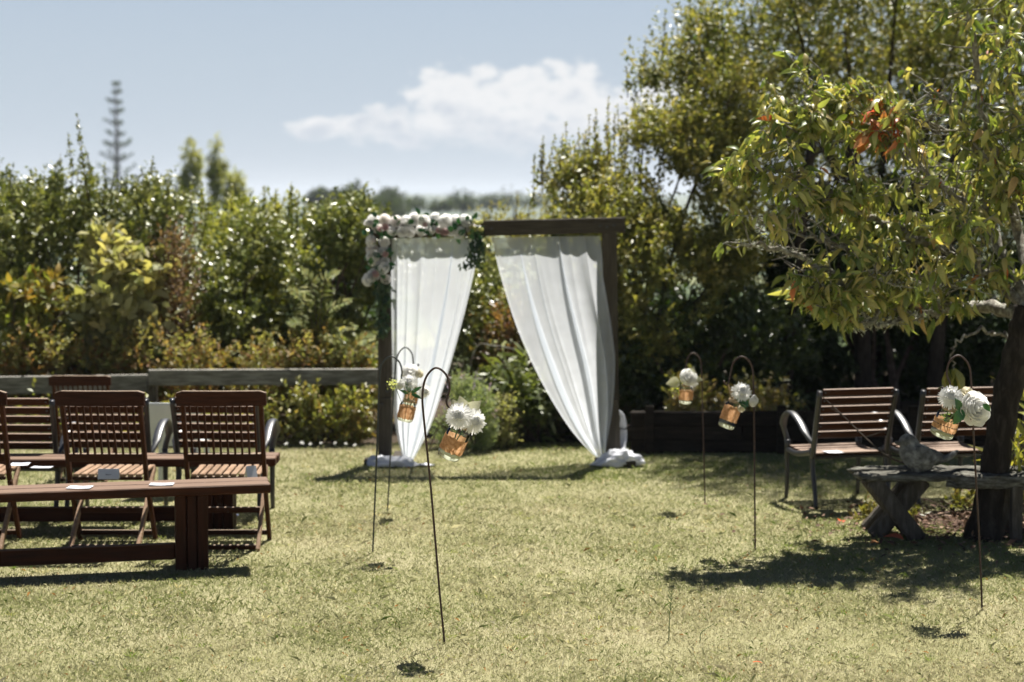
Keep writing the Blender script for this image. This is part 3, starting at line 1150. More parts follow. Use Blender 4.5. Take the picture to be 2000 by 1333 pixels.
plant('broadleaf_shrub', 'shrub with large pale cream green leaves in the left hedge', 'shrub', Vector((-3.6, 16.3, 0)),
      [ell(190, 320, 470, 700, 16.3, .9), ell(150, 260, 560, 720, 16.2, .7), ell(170, 250, 455, 560, 16.5, .5)],
      300, 9, .25, .13, .036, P_PALE, 'leaf_matt', 56, 6, .014, shape='lance', group=HEDGE)
plant('whorled_shrub', 'shrub with whorls of narrow yellow green leaves above the fence, far left', 'shrub', Vector((-4.3, 16.1, 0)),
      [ell(-30, 130, 520, 740, 16.1, .8), ell(30, 130, 530, 600, 16.1, .4)],
      90, 11, .09, .12, .02, [(.2, .23, .05), (.28, .28, .08), (.14, .18, .04), (.4, .22, .06)], 'leaf', 57, 9, .012, shape='lance', spread=1.3, group=HEDGE)
plant('dead_weed', 'brown dried weed stalks standing in the hedge', 'weed', Vector((-3.05, 16.4, 0)),
      [ell(295, 385, 430, 740, 16.4, .5)], 230, 12, .28, .035, .011, P_BROWN, 'leaf_matt', 58, 12, .008, upward=1.2)
plant('mossy_shrub', 'matted olive creeper sloping over a log above the fence', 'creeper', Vector((-4.0, 16.0, 0)),
      [ell(30, 160, 620, 720, 16.0, .5), ell(100, 200, 560, 640, 16.1, .4), ell(-20, 80, 650, 740, 15.9, .4)],
      420, 10, .12, .03, .009, [(.2, .2, .07), (.26, .25, .1), (.13, .14, .05)], 'leaf_matt', 59, 5, .012)
plant('low_plants', 'low mixed herbs with orange and yellow leaves along the fence top, left', 'plants', Vector((-3.4, 15.9, 0)),
      [ell(-20, 160, 660, 860, 15.9, .5), ell(140, 320, 665, 860, 15.9, .5), ell(300, 470, 670, 880, 15.9, .5)],
      620, 11, .16, .05, .014, [(.2, .22, .06), (.12, .16, .04), (.3, .25, .09), (.38, .2, .06), (.25, .08, .05)], 'leaf', 60, 14, .006, upward=.8)
plant('low_plants', 'low mixed herbs and grasses behind the fence next to the arch', 'plants', Vector((-2.0, 15.9, 0)),
      [ell(450, 620, 665, 900, 15.9, .5), ell(590, 760, 660, 900, 15.9, .5)],
      560, 11, .17, .055, .013, [(.2, .23, .06), (.13, .17, .04), (.3, .28, .1), (.28, .13, .07)], 'leaf', 61, 12, .006, upward=.8)
plant('low_plants', 'tangled yellowing herbs hanging over the top rail of the fence', 'plants', Vector((-2.6, 15.75, 0)),
      [ell(-40, 220, 650, 745, 15.75, .3), ell(200, 460, 640, 740, 15.75, .3), ell(440, 740, 650, 735, 15.75, .3)],
      420, 11, .16, .045, .010, [(.26, .26, .1), (.36, .33, .15), (.17, .19, .06), (.3, .15, .08)], 'leaf_matt', 64, 10, .004, upward=.7)
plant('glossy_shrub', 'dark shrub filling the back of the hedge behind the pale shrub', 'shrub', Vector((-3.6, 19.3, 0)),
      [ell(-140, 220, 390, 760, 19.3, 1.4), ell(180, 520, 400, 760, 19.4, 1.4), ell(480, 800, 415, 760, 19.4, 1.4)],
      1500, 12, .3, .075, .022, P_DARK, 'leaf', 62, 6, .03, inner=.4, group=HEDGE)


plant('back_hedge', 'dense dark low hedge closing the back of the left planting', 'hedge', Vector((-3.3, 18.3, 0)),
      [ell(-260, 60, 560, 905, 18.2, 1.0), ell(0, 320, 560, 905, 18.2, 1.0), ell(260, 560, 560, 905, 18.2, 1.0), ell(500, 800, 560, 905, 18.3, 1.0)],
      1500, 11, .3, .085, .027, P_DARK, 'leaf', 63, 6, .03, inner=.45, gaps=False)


# ---------------- fern with pinnate fronds beside the arch
def fern(label, base_px, Y, fronds, seed):
    r = np.random.default_rng(seed)
    base = W(base_px[0], base_px[1], Y)
    base.z = 0
    root = empty('fern', base)
    for (px, py, px2, py2, px3, py3) in fronds:
        pts = curve([W(px, py, Y), W(px2, py2, Y - .1), W(px3, py3, Y - .2)], 22)
        mb = MB()
        mb.tube([p - base for p in pts], list(np.linspace(.005, .0015, len(pts))), 4)
        fr = mb.build('frond_stem', M['twig'], root)
        P, A, Nn, L_, Wd = [], [], [], [], []
        n = 26
        for k in range(2, n):
            t = k / n
            p = pts[int(t * (len(pts) - 1))] - base
            tn = (pts[min(int(t * (len(pts) - 1)) + 1, len(pts) - 1)] - pts[max(int(t * (len(pts) - 1)) - 1, 0)]).normalized()
            sd = tn.cross(Vector((0, -.6, 1))).normalized()
            for s_ in (-1, 1):
                P.append(p); A.append(sd * s_ + tn * .45 + Vector(r.normal(0, .08, 3)))
                Nn.append(Vector((0, -.5, 1)) + Vector(r.normal(0, .15, 3)))
                L_.append(.13 * math.sin(math.pi * (.12 + .86 * t)) + .015); Wd.append(.013)
        V, T, C = leaf_mesh(np.array([tuple(p) for p in P]), np.array([tuple(p) for p in A]), np.array([tuple(p) for p in Nn]),
                            np.array(L_), np.array(Wd), pick([(.22, .24, .06), (.3, .29, .08), (.16, .2, .05)], len(P), r))
        link('pinnae', mesh_np('pinnae', V, T, M['leaf_matt'], C), fr)
    tag(root, label, 'fern')


fern('yellow green fern with arching fronds left of the arch', (622, 720), 16.1,
     [(622, 700, 600, 600, 560, 560), (622, 700, 640, 610, 690, 585), (622, 700, 590, 640, 565, 635), (624, 700, 650, 640, 700, 640),
      (622, 700, 612, 570, 585, 520), (622, 700, 632, 560, 665, 530)], 71)
fern('small fern low beside the grey arch post', (690, 740), 15.9,
     [(690, 730, 670, 670, 630, 660), (690, 730, 700, 670, 735, 660), (690, 730, 660, 690, 615, 700), (690, 730, 715, 690, 745, 695)], 72)

# ---------------- shrubs seen through the arch
plant('glossy_shrub', 'dark shrub with white sparkling leaves seen between the curtains', 'shrub', Vector((-.35, 16.6, 0)),
      [ell(780, 1010, 430, 760, 16.8, 1.2), ell(900, 1000, 640, 760, 16.2, .7)],
      900, 14, .24, .055, .015, P_GLOSS + [(.2, .22, .07)], 'leaf_gloss', 73, 6, .02)
plant('golden_shrub', 'feathery golden green shrub above the arch beam', 'shrub', Vector((.2, 19.5, 0)),
      [ell(900, 1060, 408, 720, 19.5, 1.2), ell(1020, 1180, 395, 720, 19.8, 1.2), ell(990, 1090, 400, 480, 19.3, .8)],
      900, 13, .3, .05, .011, [(.26, .25, .09), (.34, .3, .12), (.2, .2, .07)], 'leaf_matt', 74, 6, .02,
      shoots=[(1010, 372, 19.5, .5), (1045, 380, 19.5, .4), (960, 392, 19.5, .35), (1100, 372, 19.6, .5)])
plant('reddish_shrub', 'rust tipped shrub behind the gap between the curtains', 'shrub', Vector((.0, 16.2, 0)),
      [ell(930, 1070, 570, 800, 16.2, .7)], 300, 12, .2, .05, .013, [(.1, .12, .03), (.24, .09, .05), (.15, .17, .05), (.3, .16, .08)], 'leaf', 75, 6, .01)
plant('dark_shrub', 'dark green shrub behind the right curtain of the arch', 'shrub', Vector((.55, 16.8, 0)),
      [ell(1000, 1230, 440, 860, 16.9, 1.3)], 900, 13, .26, .06, .017, P_GLOSS + P_DARK, 'leaf', 76, 6, .02)


def lavender():
    r = np.random.default_rng(77)
    e = [ell(842, 972, 735, 935, 14.9, .55)]
    base = Vector((-.38, 14.9, 0))
    root = plant('lavender_bush', 'rounded grey green lavender bush behind the front hook', 'bush', base, e, 760, 15, .13, .035, .0045,
                 P_SILVER, 'leaf_matt', 78, 7, .006, upward=.9)
    p, d = sample_ells(e, 60, r, .05, .2)
    d = unit(d + np.array([0, -.2, .7]))
    arr = spray_leaves(p, d, .07, 8, .016, .006, [(.33, .24, .42), (.42, .33, .5)], r, 1.0)
    V, T, C = leaf_mesh(*arr)
    fs = link('flower_spikes', mesh_np('flower_spikes', V - np.array(tuple(base)), T, M['leaf_matt'], C), root)
    fs['kind'] = 'stuff'


lavender()
plant('lanceleaf_plant', 'plant with long pointed light green leaves behind the arch', 'plant', Vector((.1, 15.4, 0)),
      [ell(950, 1075, 700, 890, 15.4, .5)], 70, 11, .22, .15, .016, [(.12, .15, .05), (.2, .22, .09), (.08, .11, .03)], 'leaf', 79, 8, .007, shape='lance')
plant('seedhead_plant', 'pale daisy seed heads beside the lavender bush', 'plant', Vector((-.12, 15.1, 0)),
      [ell(960, 1010, 770, 915, 15.0, .3)], 130, 10, .14, .035, .009, [(.34, .33, .17), (.42, .39, .24), (.25, .27, .1)], 'leaf_matt', 80, 6, .004)
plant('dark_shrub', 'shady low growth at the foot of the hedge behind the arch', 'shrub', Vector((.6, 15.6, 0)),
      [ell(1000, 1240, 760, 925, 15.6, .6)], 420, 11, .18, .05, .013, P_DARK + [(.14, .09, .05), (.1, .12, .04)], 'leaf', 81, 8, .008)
cane = MB().tube([p - Vector((-.1, 15.6, 0)) for p in curve([Vector((-.45, 15.7, 0)), W(925, 690, 15.6), W(965, 676, 15.5), W(1020, 690, 15.5), W(1060, 730, 15.5)], 24)],
                 list(np.linspace(.008, .005, 25)), 5).build('bramble_cane', M['lichenbark'])
cane.location = (-.1, 15.6, 0)
tag(cane, 'bare arching bramble cane between the curtains', 'cane')

# ------------------------------------------------------------------ right hedge and trees
RH = 'shrubs of the tall right hedge'
plant('tall_bush', 'big sunlit yellow green bush right of the arch', 'bush', Vector((1.1, 16.6, 0)),
      [ell(1080, 1300, 330, 640, 16.6, 1.6), ell(1210, 1500, 270, 620, 16.8, 1.9), ell(1130, 1420, 420, 760, 16.3, 1.6), ell(1060, 1190, 290, 400, 16.9, .8), ell(1220, 1440, 180, 380, 17.0, 1.4), ell(1330, 1520, 120, 330, 17.2, 1.4)],
      4600, 16, .27, .048, .0125, P_GOLD + [(.13, .15, .035)], 'leaf', 91, 9, .03,
      shoots=[(1062, 268, 16.8, .5), (1085, 262, 16.9, .6), (1105, 240, 16.8, .7), (1130, 252, 16.9, .6), (1150, 225, 16.8, .6), (1165, 215, 16.8, .6),
              (1188, 190, 16.8, .7), (1205, 205, 16.8, .6), (1240, 215, 16.7, .6), (1270, 235, 16.7, .6), (1300, 215, 16.8, .6), (1045, 300, 16.9, .5), (1340, 220, 16.8, .6)] + top_shoots(1050, 1230, 300, 225, 16.8, 16, 5, (.3, .6)), group=RH)
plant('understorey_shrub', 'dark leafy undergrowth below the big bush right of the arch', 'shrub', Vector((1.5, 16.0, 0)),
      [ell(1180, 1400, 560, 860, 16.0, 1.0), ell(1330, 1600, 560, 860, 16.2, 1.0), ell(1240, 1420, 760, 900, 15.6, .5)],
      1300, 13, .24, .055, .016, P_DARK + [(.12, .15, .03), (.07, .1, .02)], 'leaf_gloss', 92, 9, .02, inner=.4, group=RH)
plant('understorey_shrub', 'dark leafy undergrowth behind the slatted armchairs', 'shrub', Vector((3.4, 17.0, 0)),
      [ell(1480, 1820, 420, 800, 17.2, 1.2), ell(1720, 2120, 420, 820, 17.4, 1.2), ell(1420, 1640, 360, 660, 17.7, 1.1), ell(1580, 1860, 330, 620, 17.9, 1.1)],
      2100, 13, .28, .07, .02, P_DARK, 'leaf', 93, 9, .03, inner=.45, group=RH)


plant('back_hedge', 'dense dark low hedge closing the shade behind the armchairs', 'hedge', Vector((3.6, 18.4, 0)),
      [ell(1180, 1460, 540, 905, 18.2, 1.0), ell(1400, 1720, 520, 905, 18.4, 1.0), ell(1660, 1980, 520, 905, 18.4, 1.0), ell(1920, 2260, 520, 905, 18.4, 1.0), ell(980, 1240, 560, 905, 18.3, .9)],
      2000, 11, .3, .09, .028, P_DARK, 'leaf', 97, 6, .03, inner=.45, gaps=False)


def tall_tree():
    base = Vector((3.6, 18.3, 0))
    ells = [ell(1260, 1560, 20, 190, 18.0, 2.0), ell(1380, 1760, -160, 120, 18.4, 2.4), ell(1420, 1700, 110, 420, 18.6, 2.2),
            ell(1620, 1980, -60, 260, 18.8, 2.4), ell(1800, 2180, -220, 150, 18.2, 2.4), ell(1700, 2150, 180, 520, 18.6, 2.4),
            ell(1225, 1330, 110, 190, 17.9, .8), ell(1330, 1440, -20, 90, 17.8, 1.0), ell(1560, 1900, -420, -120, 18.6, 2.5), ell(1950, 2350, 80, 450, 18.2, 2.2),
            ell(1250, 1480, 150, 340, 17.6, 1.6), ell(1290, 1420, 70, 200, 17.7, 1.0),
            (Vector((3.0, 16.9, 5.4)), (1.3, 1.2, 1.2)), (Vector((4.6, 16.9, 5.8)), (1.6, 1.3, 1.6)), (Vector((6.2, 17.0, 5.2)), (1.5, 1.4, 1.6)), (Vector((3.8, 16.8, 7.2)), (1.5, 1.2, 1.0))]
    tr = []
    tops = [(1330, 150), (1420, 40), (1530, -60), (1650, 60), (1760, -120), (1880, 30), (1990, -80), (1500, 280), (2050, 220)]
    trunk0 = [base, W(1700, 700, 18.4), W(1690, 480, 18.4)]
    tr.append((curve(trunk0, 12), list(np.linspace(.16, .1, 13))))
    for k, (px, py) in enumerate(tops):
        q = curve([W(1700, 640 - 20 * k, 18.4), W(1700 + (px - 1700) * .45, (560 + py) / 2 + 60, 18.3), W(px, py, 18.3)], 12)
        tr.append((q, list(np.linspace(.045, .008, 13))))
        for j in (5, 8, 10):
            a = q[j]
            b = a + Vector((random.uniform(-.6, .3), random.uniform(-.3, .3), random.uniform(.2, .6)))
            tr.append(([a, (a + b) / 2 + Vector((0, 0, .05)), b], [.012, .008, .003]))
    plant('tall_tree', 'tall airy olive green tree filling the top right of the view', 'tree', base, ells, 10500, 15, .36, .055, .0128,
          P_GOLD + [(.07, .10, .03), (.05, .08, .022), (.1, .13, .05)], 'leaf', 94, 0, .03, inner=.5, gaps=False, upward=.35, crown_name='crown', trunk=tr, bark='darkbark',
          shoots=[(1222, 130, 17.9, .3), (1262, 75, 17.9, .5), (1300, 20, 17.9, .5), (1345, -5, 17.8, .5), (1240, 170, 17.8, .3)])


tall_tree()
plant('back_tree', 'dark leafy tree behind the airy tall tree, top right', 'tree', Vector((4.6, 20.6, 0)),
      [ell(1450, 1780, -120, 330, 20.4, 1.8), ell(1680, 2050, -200, 360, 20.6, 2.0), ell(1920, 2300, -200, 400, 20.6, 2.0), ell(1560, 1900, 240, 600, 20.6, 1.6), ell(1850, 2250, 280, 640, 20.6, 1.6)],
      3400, 12, .4, .075, .02, P_GOLD + P_DARK + [(.06, .085, .025)], 'leaf', 98, 0, .03, inner=.4, crown_name='crown', gaps=False,
      trunk=[([Vector((4.6, 20.6, -.2)), W(1800, 420, 20.6), W(1780, 100, 20.6)], [.14, .1, .04])], bark='darkbark')
plant('hedge_tree', 'dense dark tree closing the garden at the far right', 'tree', Vector((6.2, 17.6, 0)),
      [(Vector((6.4, 17.6, 2.6)), (1.7, 1.2, 1.8)), (Vector((7.8, 16.8, 2.2)), (1.5, 1.3, 1.9))], 900, 12, .35, .09, .026, P_DARK, 'leaf', 95, 6, .05, inner=.4, crown_name='crown')
for k, (px, Y, r0, lab) in enumerate([(1530, 16.9, .07, 'dark slim trunk in the shade left of the armchairs'), (1690, 17.0, .09, 'dark trunk in the shade above the nearest armchair'),
                                      (1822, 16.8, .08, 'dark trunk in the shade above the middle armchair')]):
    b = W(px, 700, Y)
    b.z = 0
    lean = (.25, -.15, .2)[k]
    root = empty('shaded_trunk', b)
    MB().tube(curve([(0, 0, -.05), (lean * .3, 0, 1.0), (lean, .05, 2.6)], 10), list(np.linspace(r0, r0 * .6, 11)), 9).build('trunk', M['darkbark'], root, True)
    q = MB()
    for j in range(3):
        z = 1.1 + .45 * j
        q.tube(curve([(lean * .3, 0, z), (lean * .3 + random.uniform(-.4, .4), random.uniform(-.2, .1), z + .4), (lean + random.uniform(-.9, .9), 0, z + .8)], 8), list(np.linspace(.025, .008, 9)), 5)
    q.build('branches', M['darkbark'], root, True)
    tag(root, lab, 'tree trunk', 'trunks in the shade behind the armchairs')


# ---------------- timber edge of the raised bed in the shade
def timber_edge():
    root = empty('timber_edging', (2.3, 14.75, 0))
    for row in range(3):
        x = -1.35 - .25 * (row % 2)
        for k in range(4):
            L_ = (1.3, 1.15, 1.4, 1.2)[(k + row) % 4]
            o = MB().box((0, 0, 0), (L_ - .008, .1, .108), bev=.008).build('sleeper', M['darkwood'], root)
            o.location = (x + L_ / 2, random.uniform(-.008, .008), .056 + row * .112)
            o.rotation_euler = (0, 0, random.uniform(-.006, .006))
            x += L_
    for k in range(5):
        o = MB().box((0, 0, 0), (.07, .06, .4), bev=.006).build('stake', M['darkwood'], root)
        o.location = (-1.2 + k * 1.05, -.085, .19)
    tag(root, 'low dark timber edging of the raised bed in the shade', 'garden edging')


timber_edge()
plant('low_plants', 'sunlit yellowing herbs on the raised bed behind the hanging jars', 'plants', Vector((1.7, 15.1, 0)),
      [ell(1290, 1400, 730, 830, 15.1, .4), ell(1400, 1560, 745, 830, 15.1, .4)], 200, 11, .15, .05, .015,
      [(.25, .24, .08), (.33, .22, .1), (.13, .15, .04), (.38, .32, .18)], 'leaf', 96, 6, .006)


# ------------------------------------------------------------------ fence
def fence():
    Y = 15.45
    root = empty('post_and_rail_fence', (-2.6, Y, 0))
    o0 = Vector((-2.6, Y, 0))

    def rail(px0, px1, yc0, yc1, h, name='rail'):
        a, b = W(px0, yc0, Y) - o0, W(px1, yc1, Y) - o0
        mb = MB()
        d = b - a
        n = 7
        for i in range(1):
            mb.bar(a, b, .045, h, (0, 0, 1), .006)
        o = mb.build(name, M['fence'], root)
        return o
    rail(-260, 288, 757, 749, .15)
    rail(290, 738, 738, 736, .135)
    rail(-260, 300, 905, 897, .14)
    rail(303, 742, 890, 884, .14)
    rail(985, 1060, 757, 757, .14)
    rail(740, 984, 748, 756, .13)
    for px in (-120, 292, 606, 1035):
        c = W(px, 800, Y + .08)
        o = MB().box((0, 0, 0), (.13, .1, .62), bev=.008).build('post', M['weathered_leg'], root)
        o.location = (c.x - o0.x, .075, .24)
    tag(root, 'weathered grey post and rail fence along the hedge', 'fence')


fence()


# ------------------------------------------------------------------ near cherry tree
def cherry():
    r = np.random.default_rng(101)
    base = G(1922, 1052)
    root = empty('cherry_tree', base)
    b = base
    Y0 = base.y
    tr = MB()
    trunk = [b + Vector((0, 0, -.08)), b + Vector((.01, 0, .12)), W(1945, 900, Y0), W(1965, 780, Y0), W(1990, 680, Y0), W(2010, 600, Y0)]
    tc_ = curve(trunk, 30)
    tr.tube([p - b for p in tc_], [.19 - .105 * min(1, i / 8) ** .6 + .007 * math.sin(i * 1.7) for i in range(len(tc_))], 14)
    to = tr.build('trunk', M['bark'], root, True)
    stub = MB()
    stub.tube([p - b for p in curve([W(1962, 800, Y0), W(1945, 730, Y0 - .05), W(1940, 690, Y0 - .05)], 8)], list(np.linspace(.06, .04, 9)), 9)
    pass
    # boughs as (points px,py,Y), start radius
    B = [([(2005, 620, 11.1), (1930, 600, 10.9), (1850, 605, 10.7), (1740, 590, 10.5), (1660, 560, 10.3), (1560, 500, 10.2), (1450, 475, 10.1)], .045),
         ([(2010, 600, 11.1), (1900, 520, 10.8), (1800, 470, 10.6), (1690, 420, 10.4), (1560, 350, 10.2), (1420, 320, 10.0)], .04),
         ([(2010, 590, 11.1), (1930, 450, 10.9), (1830, 350, 10.7), (1720, 270, 10.5), (1640, 200, 10.4), (1610, 175, 10.4)], .035),
         ([(2015, 590, 11.1), (1990, 450, 10.9), (1950, 330, 10.6), (1925, 240, 10.4), (1905, 130, 10.3), (1890, 20, 10.2), (1890, -80, 10.2)], .035),
         ([(2020, 590, 11.1), (2060, 430, 11.0), (2080, 280, 10.9), (2060, 120, 10.8), (2030, -20, 10.8)], .04),
         ([(1740, 590, 10.5), (1680, 640, 10.35), (1640, 590, 10.2), (1600, 560, 10.1)], .016),
         ([(1850, 605, 10.7), (1790, 620, 10.5), (1700, 632, 10.3), (1640, 600, 10.2)], .018),
         ([(1800, 470, 10.6), (1700, 500, 10.3), (1600, 470, 10.1), (1500, 430, 10.0)], .018),
         ([(1830, 350, 10.7), (1760, 380, 10.4), (1660, 370, 10.2), (1540, 420, 10.0)], .016),
         ([(1930, 450, 10.9), (1880, 400, 10.5), (1800, 330, 10.2), (1740, 290, 10.1)], .018),
         ([(1950, 330, 10.6), (1860, 260, 10.4), (1790, 240, 10.2), (1700, 235, 10.1)], .016),
         ([(1990, 450, 10.9), (1960, 380, 10.5), (1880, 240, 10.2), (1840, 180, 10.0)], .016),
         ([(2060, 430, 11.0), (2000, 350, 10.6), (1980, 230, 10.4), (1965, 60, 10.3)], .018),
         ([(1900, 520, 10.8), (1850, 560, 10.4), (1790, 560, 10.1), (1700, 540, 10.0)], .016),
         ([(2015, 600, 11.1), (1960, 560, 10.6), (1900, 500, 10.2), (1870, 430, 9.9)], .02),
         ([(2010, 640, 11.1), (1960, 655, 10.7), (1915, 645, 10.4), (1880, 660, 10.2), (1858, 690, 10.1), (1862, 725, 10.05)], .012),
         ([(1640, 200, 10.4), (1600, 230, 10.3), (1560, 250, 10.2), (1530, 300, 10.1)], .01),
         ([(2080, 280, 10.9), (2150, 200, 11.0), (2230, 150, 11.2)], .02), ([(2020, 590, 11.1), (2150, 450, 11.3), (2280, 400, 11.5)], .03),
         ([(2060, 430, 11.0), (2100, 400, 11.6), (2160, 350, 12.0), (2200, 330, 12.4)], .02),
         ([(1930, 450, 10.9), (1920, 400, 11.4), (1860, 350, 11.8), (1800, 330, 12.1)], .018),
         ([(1900, 520, 10.8), (1840, 480, 11.2), (1740, 450, 11.5), (1650, 430, 11.7)], .018)]
    def depth(Y):
        return Y if Y >= 10.95 else 11.15 + (Y - 10.45) * .8
    tips = []
    bm_ = MB()
    for bi, (pts, r0) in enumerate(B):
        q = curve([W(p[0], p[1], depth(p[2])) for p in pts], 36)
        k = len(q)
        # crooked wood
        q = [p + Vector(r.normal(0, .012, 3)) * min(1, i / 6) for i, p in enumerate(q)]
        bm_.tube([p - b for p in q], [r0 * (1 - .8 * i / k) + .002 for i in range(k)], 7)
        for i in range(int(k * .25), k if bi != 15 else 0):
            for s_ in range(2 if i % 3 == 0 else 1):
                ln = r.uniform(.1, .36)
                d = Vector((r.normal(-.3, .7), r.normal(-.2, .6), r.uniform(-.1, .9))).normalized()
                e = q[i] + d * ln
                m_ = q[i] + d * ln * .5 + Vector(r.normal(0, .02, 3))
                bm_.tube([q[i] - b, m_ - b, e - b], [.006, .004, .0025], 5)
                tips.append((e, d))
                if r.random() < .5:
                    tips.append((m_, d))
        if bi != 15:
            tips.append((q[-1], (q[-1] - q[-3]).normalized()))
    bm_.build('branches', M['lichenbark'], root, True)
    # lichen tufts on the low boughs
    P, A = [], []
    for pts, r0 in (B[0], B[5], B[6], B[13]):
        q = curve([W(p[0], p[1], depth(p[2])) for p in pts], 36)
        for p in q[8:]:
            for j in range(22):
                P.append(tuple(p - b + Vector(r.normal(0, .014, 3)))); A.append(r.normal(0, 1, 3))
    P, A = np.array(P), np.array(A)
    V, T, C = leaf_mesh(P, A, r.normal(0, 1, A.shape), np.full(len(P), .028), np.full(len(P), .004), pick([(.4, .42, .33), (.5, .5, .4)], len(P), r))
    lo = link('lichen', mesh_np('lichen', V, T, M['litter'], C), root)
    lo['kind'] = 'stuff'
    # leaves in drooping bunches at the twig tips
    leaves = []
    for (e, d) in tips:
        pxx = 1000 + e.x / e.y * FPX
        gap_ = float(noise2(np.array([e.x * 2.6]), np.array([e.z * 2.6 + e.y]), 17)[0])
        if gap_ < .28 or r.random() > (.95 if pxx < 1760 else .75):
            continue
        if 385 + (CAM_H - e.z) / e.y * FPX > 600:
            continue
        n = int(r.integers(7, 13))
        hang = Vector((d.x * .8 + r.normal(0, .45), d.y * .5 - .1 + r.normal(0, .3), r.uniform(-1.5, .05))).normalized()
        for j in range(n):
            ax = (hang + Vector(r.normal(0, .5, 3)) + Vector((0, 0, -.15))).normalized()
            leaves.append((e - d * r.uniform(0, .14) + Vector(r.normal(0, .02, 3)), ax, r.uniform(.05, .118), r.uniform(.75, 1.15)))
    # bunch of big leaves on the low twig behind the right-hand jar
    e = W(1862, 722, depth(10.05))
    for j in range(9):
        a = j * .7
        leaves.append((e + Vector(r.normal(0, .015, 3)), Vector((math.cos(a) * .55, math.sin(a) * .5 - .2, -1.0)).normalized(), r.uniform(.15, .19), 1.3))

    # one shared leaf mesh per curl
    def leaf_shape(curl):
        mb = MB()
        xs = [0, .12, .3, .52, .75, .92, 1.0]
        ws = [.015, .1, .17, .178, .12, .05, .003]
        V_, F_ = [], []
        for x, w in zip(xs, ws):
            z = -curl * x * x + .06 * math.sin(x * 3)
            V_ += [(-w, x, z + w * .45), (0, x, z), (w, x, z + w * .45)]
        for i in range(len(xs) - 1):
            for j in range(2):
                a = i * 3 + j
                F_.append((a, a + 1, a + 4, a + 3))
        mb.add(V_, F_)
        return mb
    shapes = [leaf_shape(c) for c in (.15, .4, .7)]
    green = [s.mesh('cherry_leaf', M['cherryleaf'], True) for s in shapes]
    red = [s.mesh('cherry_leaf_red', M['redleaf'], True) for s in shapes]

    def mat_of(p, ax, L_, wf):
        up = Vector(r.normal(0, .7, 3)) + Vector((0, -.2, .9))
        x = ax.cross(up).normalized()
        z = x.cross(ax)
        R = Matrix((x * wf, ax, z)).transposed().to_4x4()
        return Matrix.Translation(p - b) @ R @ Matrix.Scale(L_, 4)
    # those that show largest are separate leaves, the rest is one mass
    leaves.sort(key=lambda q: -q[2] * q[3] / q[0].y - (1 if 1380 < 1000 + q[0].x / q[0].y * FPX < 2000 and q[0].z < 3.1 else 0) * .02)
    vs_, fs_ = [[], []], [[], []]
    for i, (p, ax, L_, wf) in enumerate(leaves):
        Mx = mat_of(p, ax, L_, wf)
        pxx, pyy = 1000 + p.x / p.y * FPX, 0
        w_ = W(1725, 245, p.y)
        isred = ((p - w_).length < .15 and r.random() < .3) or r.random() < .008
        k = int(r.integers(0, 3))
        if i < 300:
            o = link('leaf', (red if isred else green)[k], root)
            o.matrix_local = Mx
        else:
            t = 1 if isred else 0
            o_ = len(vs_[t])
            vs_[t] += [tuple(Mx @ Vector(v)) for v in shapes[k].v]
            fs_[t] += [tuple(j + o_ for j in f) for f in shapes[k].f]
    # the mass: own tint per leaf
    for t, nm in ((0, 'foliage'), (1, 'red_foliage')):
        if not vs_[t]:
            continue
        V = np.array(vs_[t]); F = np.array(fs_[t])
        T = np.concatenate([F[:, [0, 1, 2]], F[:, [0, 2, 3]]])
        nleaf = len(V) // 21
        pal = [(.13, .18, .042), (.26, .31, .09), (.42, .41, .16), (.09, .13, .03), (.33, .35, .12), (.46, .38, .17)] if t == 0 else [(.45, .09, .04), (.5, .2, .08)]
        C = np.repeat(pick(pal, nleaf, r), 21, 0)
        o = link(nm, mesh_np(nm, V, T, M['leaf'], C, True), root)
        o['kind'] = 'stuff'
    tag(root, 'leaning cherry tree with drooping yellow green leaves and lichened boughs, right', 'tree')
    return len(leaves)


N_CHERRY = cherry()


# ------------------------------------------------------------------ wedding arch
AY = 14.2


def arch():
    o0 = Vector((-.11, AY, 0))
    root = empty('wedding_arch', o0)

    def post(px_t, px_b, y_top, y_joint, wd):
        top, jn, bt = W(px_t, y_top, AY) - o0, W((px_t + px_b) / 2, y_joint, AY) - o0, W(px_b, 905, AY) - o0
        bt.z = .03
        p = MB().bar(jn + Vector((0, 0, .002)), top, .1, wd, (1, 0, 0), .005).build('post', M['arch'], root)
        q = MB().bar(bt, jn - Vector((0, 0, .002)), .098, wd * .985, (1, 0, 0), .005).build('post_extension', M['arch'], root)
        for dz in (-.05, .05, .11):
            b = MB().lathe([(0, 0), (.012, 0), (.012, .008), (.006, .011), (0, .011)], 10, Matrix.Rotation(math.pi / 2, 4, 'X')).build('bolt', M['iron'], q)
            b.location = jn + Vector((.02 * (1 if dz > 0 else -1), -.05, dz))
        return bt
    bl = post(752, 752, 466, 776, .105)
    br = post(1190, 1198, 455, 778, .112)
    a, b = W(722, 452, AY) - o0, W(1221, 439.5, AY) - o0
    bm_ = MB().bar(a, b, .105, .118, (0, 0, 1), .006).build('beam', M['archbeam'], root)
    for px, py in ((1172, 442), (1186, 444), (1200, 441), (960, 447)):
        c = W(px, py, AY - .055) - o0
        bo = MB().lathe([(0, 0), (.011, 0), (.011, .007), (0, .009)], 10, Matrix.Rotation(math.pi / 2, 4, 'X')).build('bolt', M['iron'], bm_)
        bo.location = c
    for c in (bl, br):
        f = MB().box((0, 0, 0), (.3, .1, .045), bev=.005).build('foot_board', M['archbeam'], root)
        f.location = (c.x, -.115, .028)
        f = MB().box((0, 0, 0), (.1, .6, .045), bev=.005).build('foot_board', M['archbeam'], root)
        f.location = (c.x + .105, .0, .028)
    tag(root, 'weathered timber wedding arch frame with two posts and a beam', 'wedding arch')


arch()


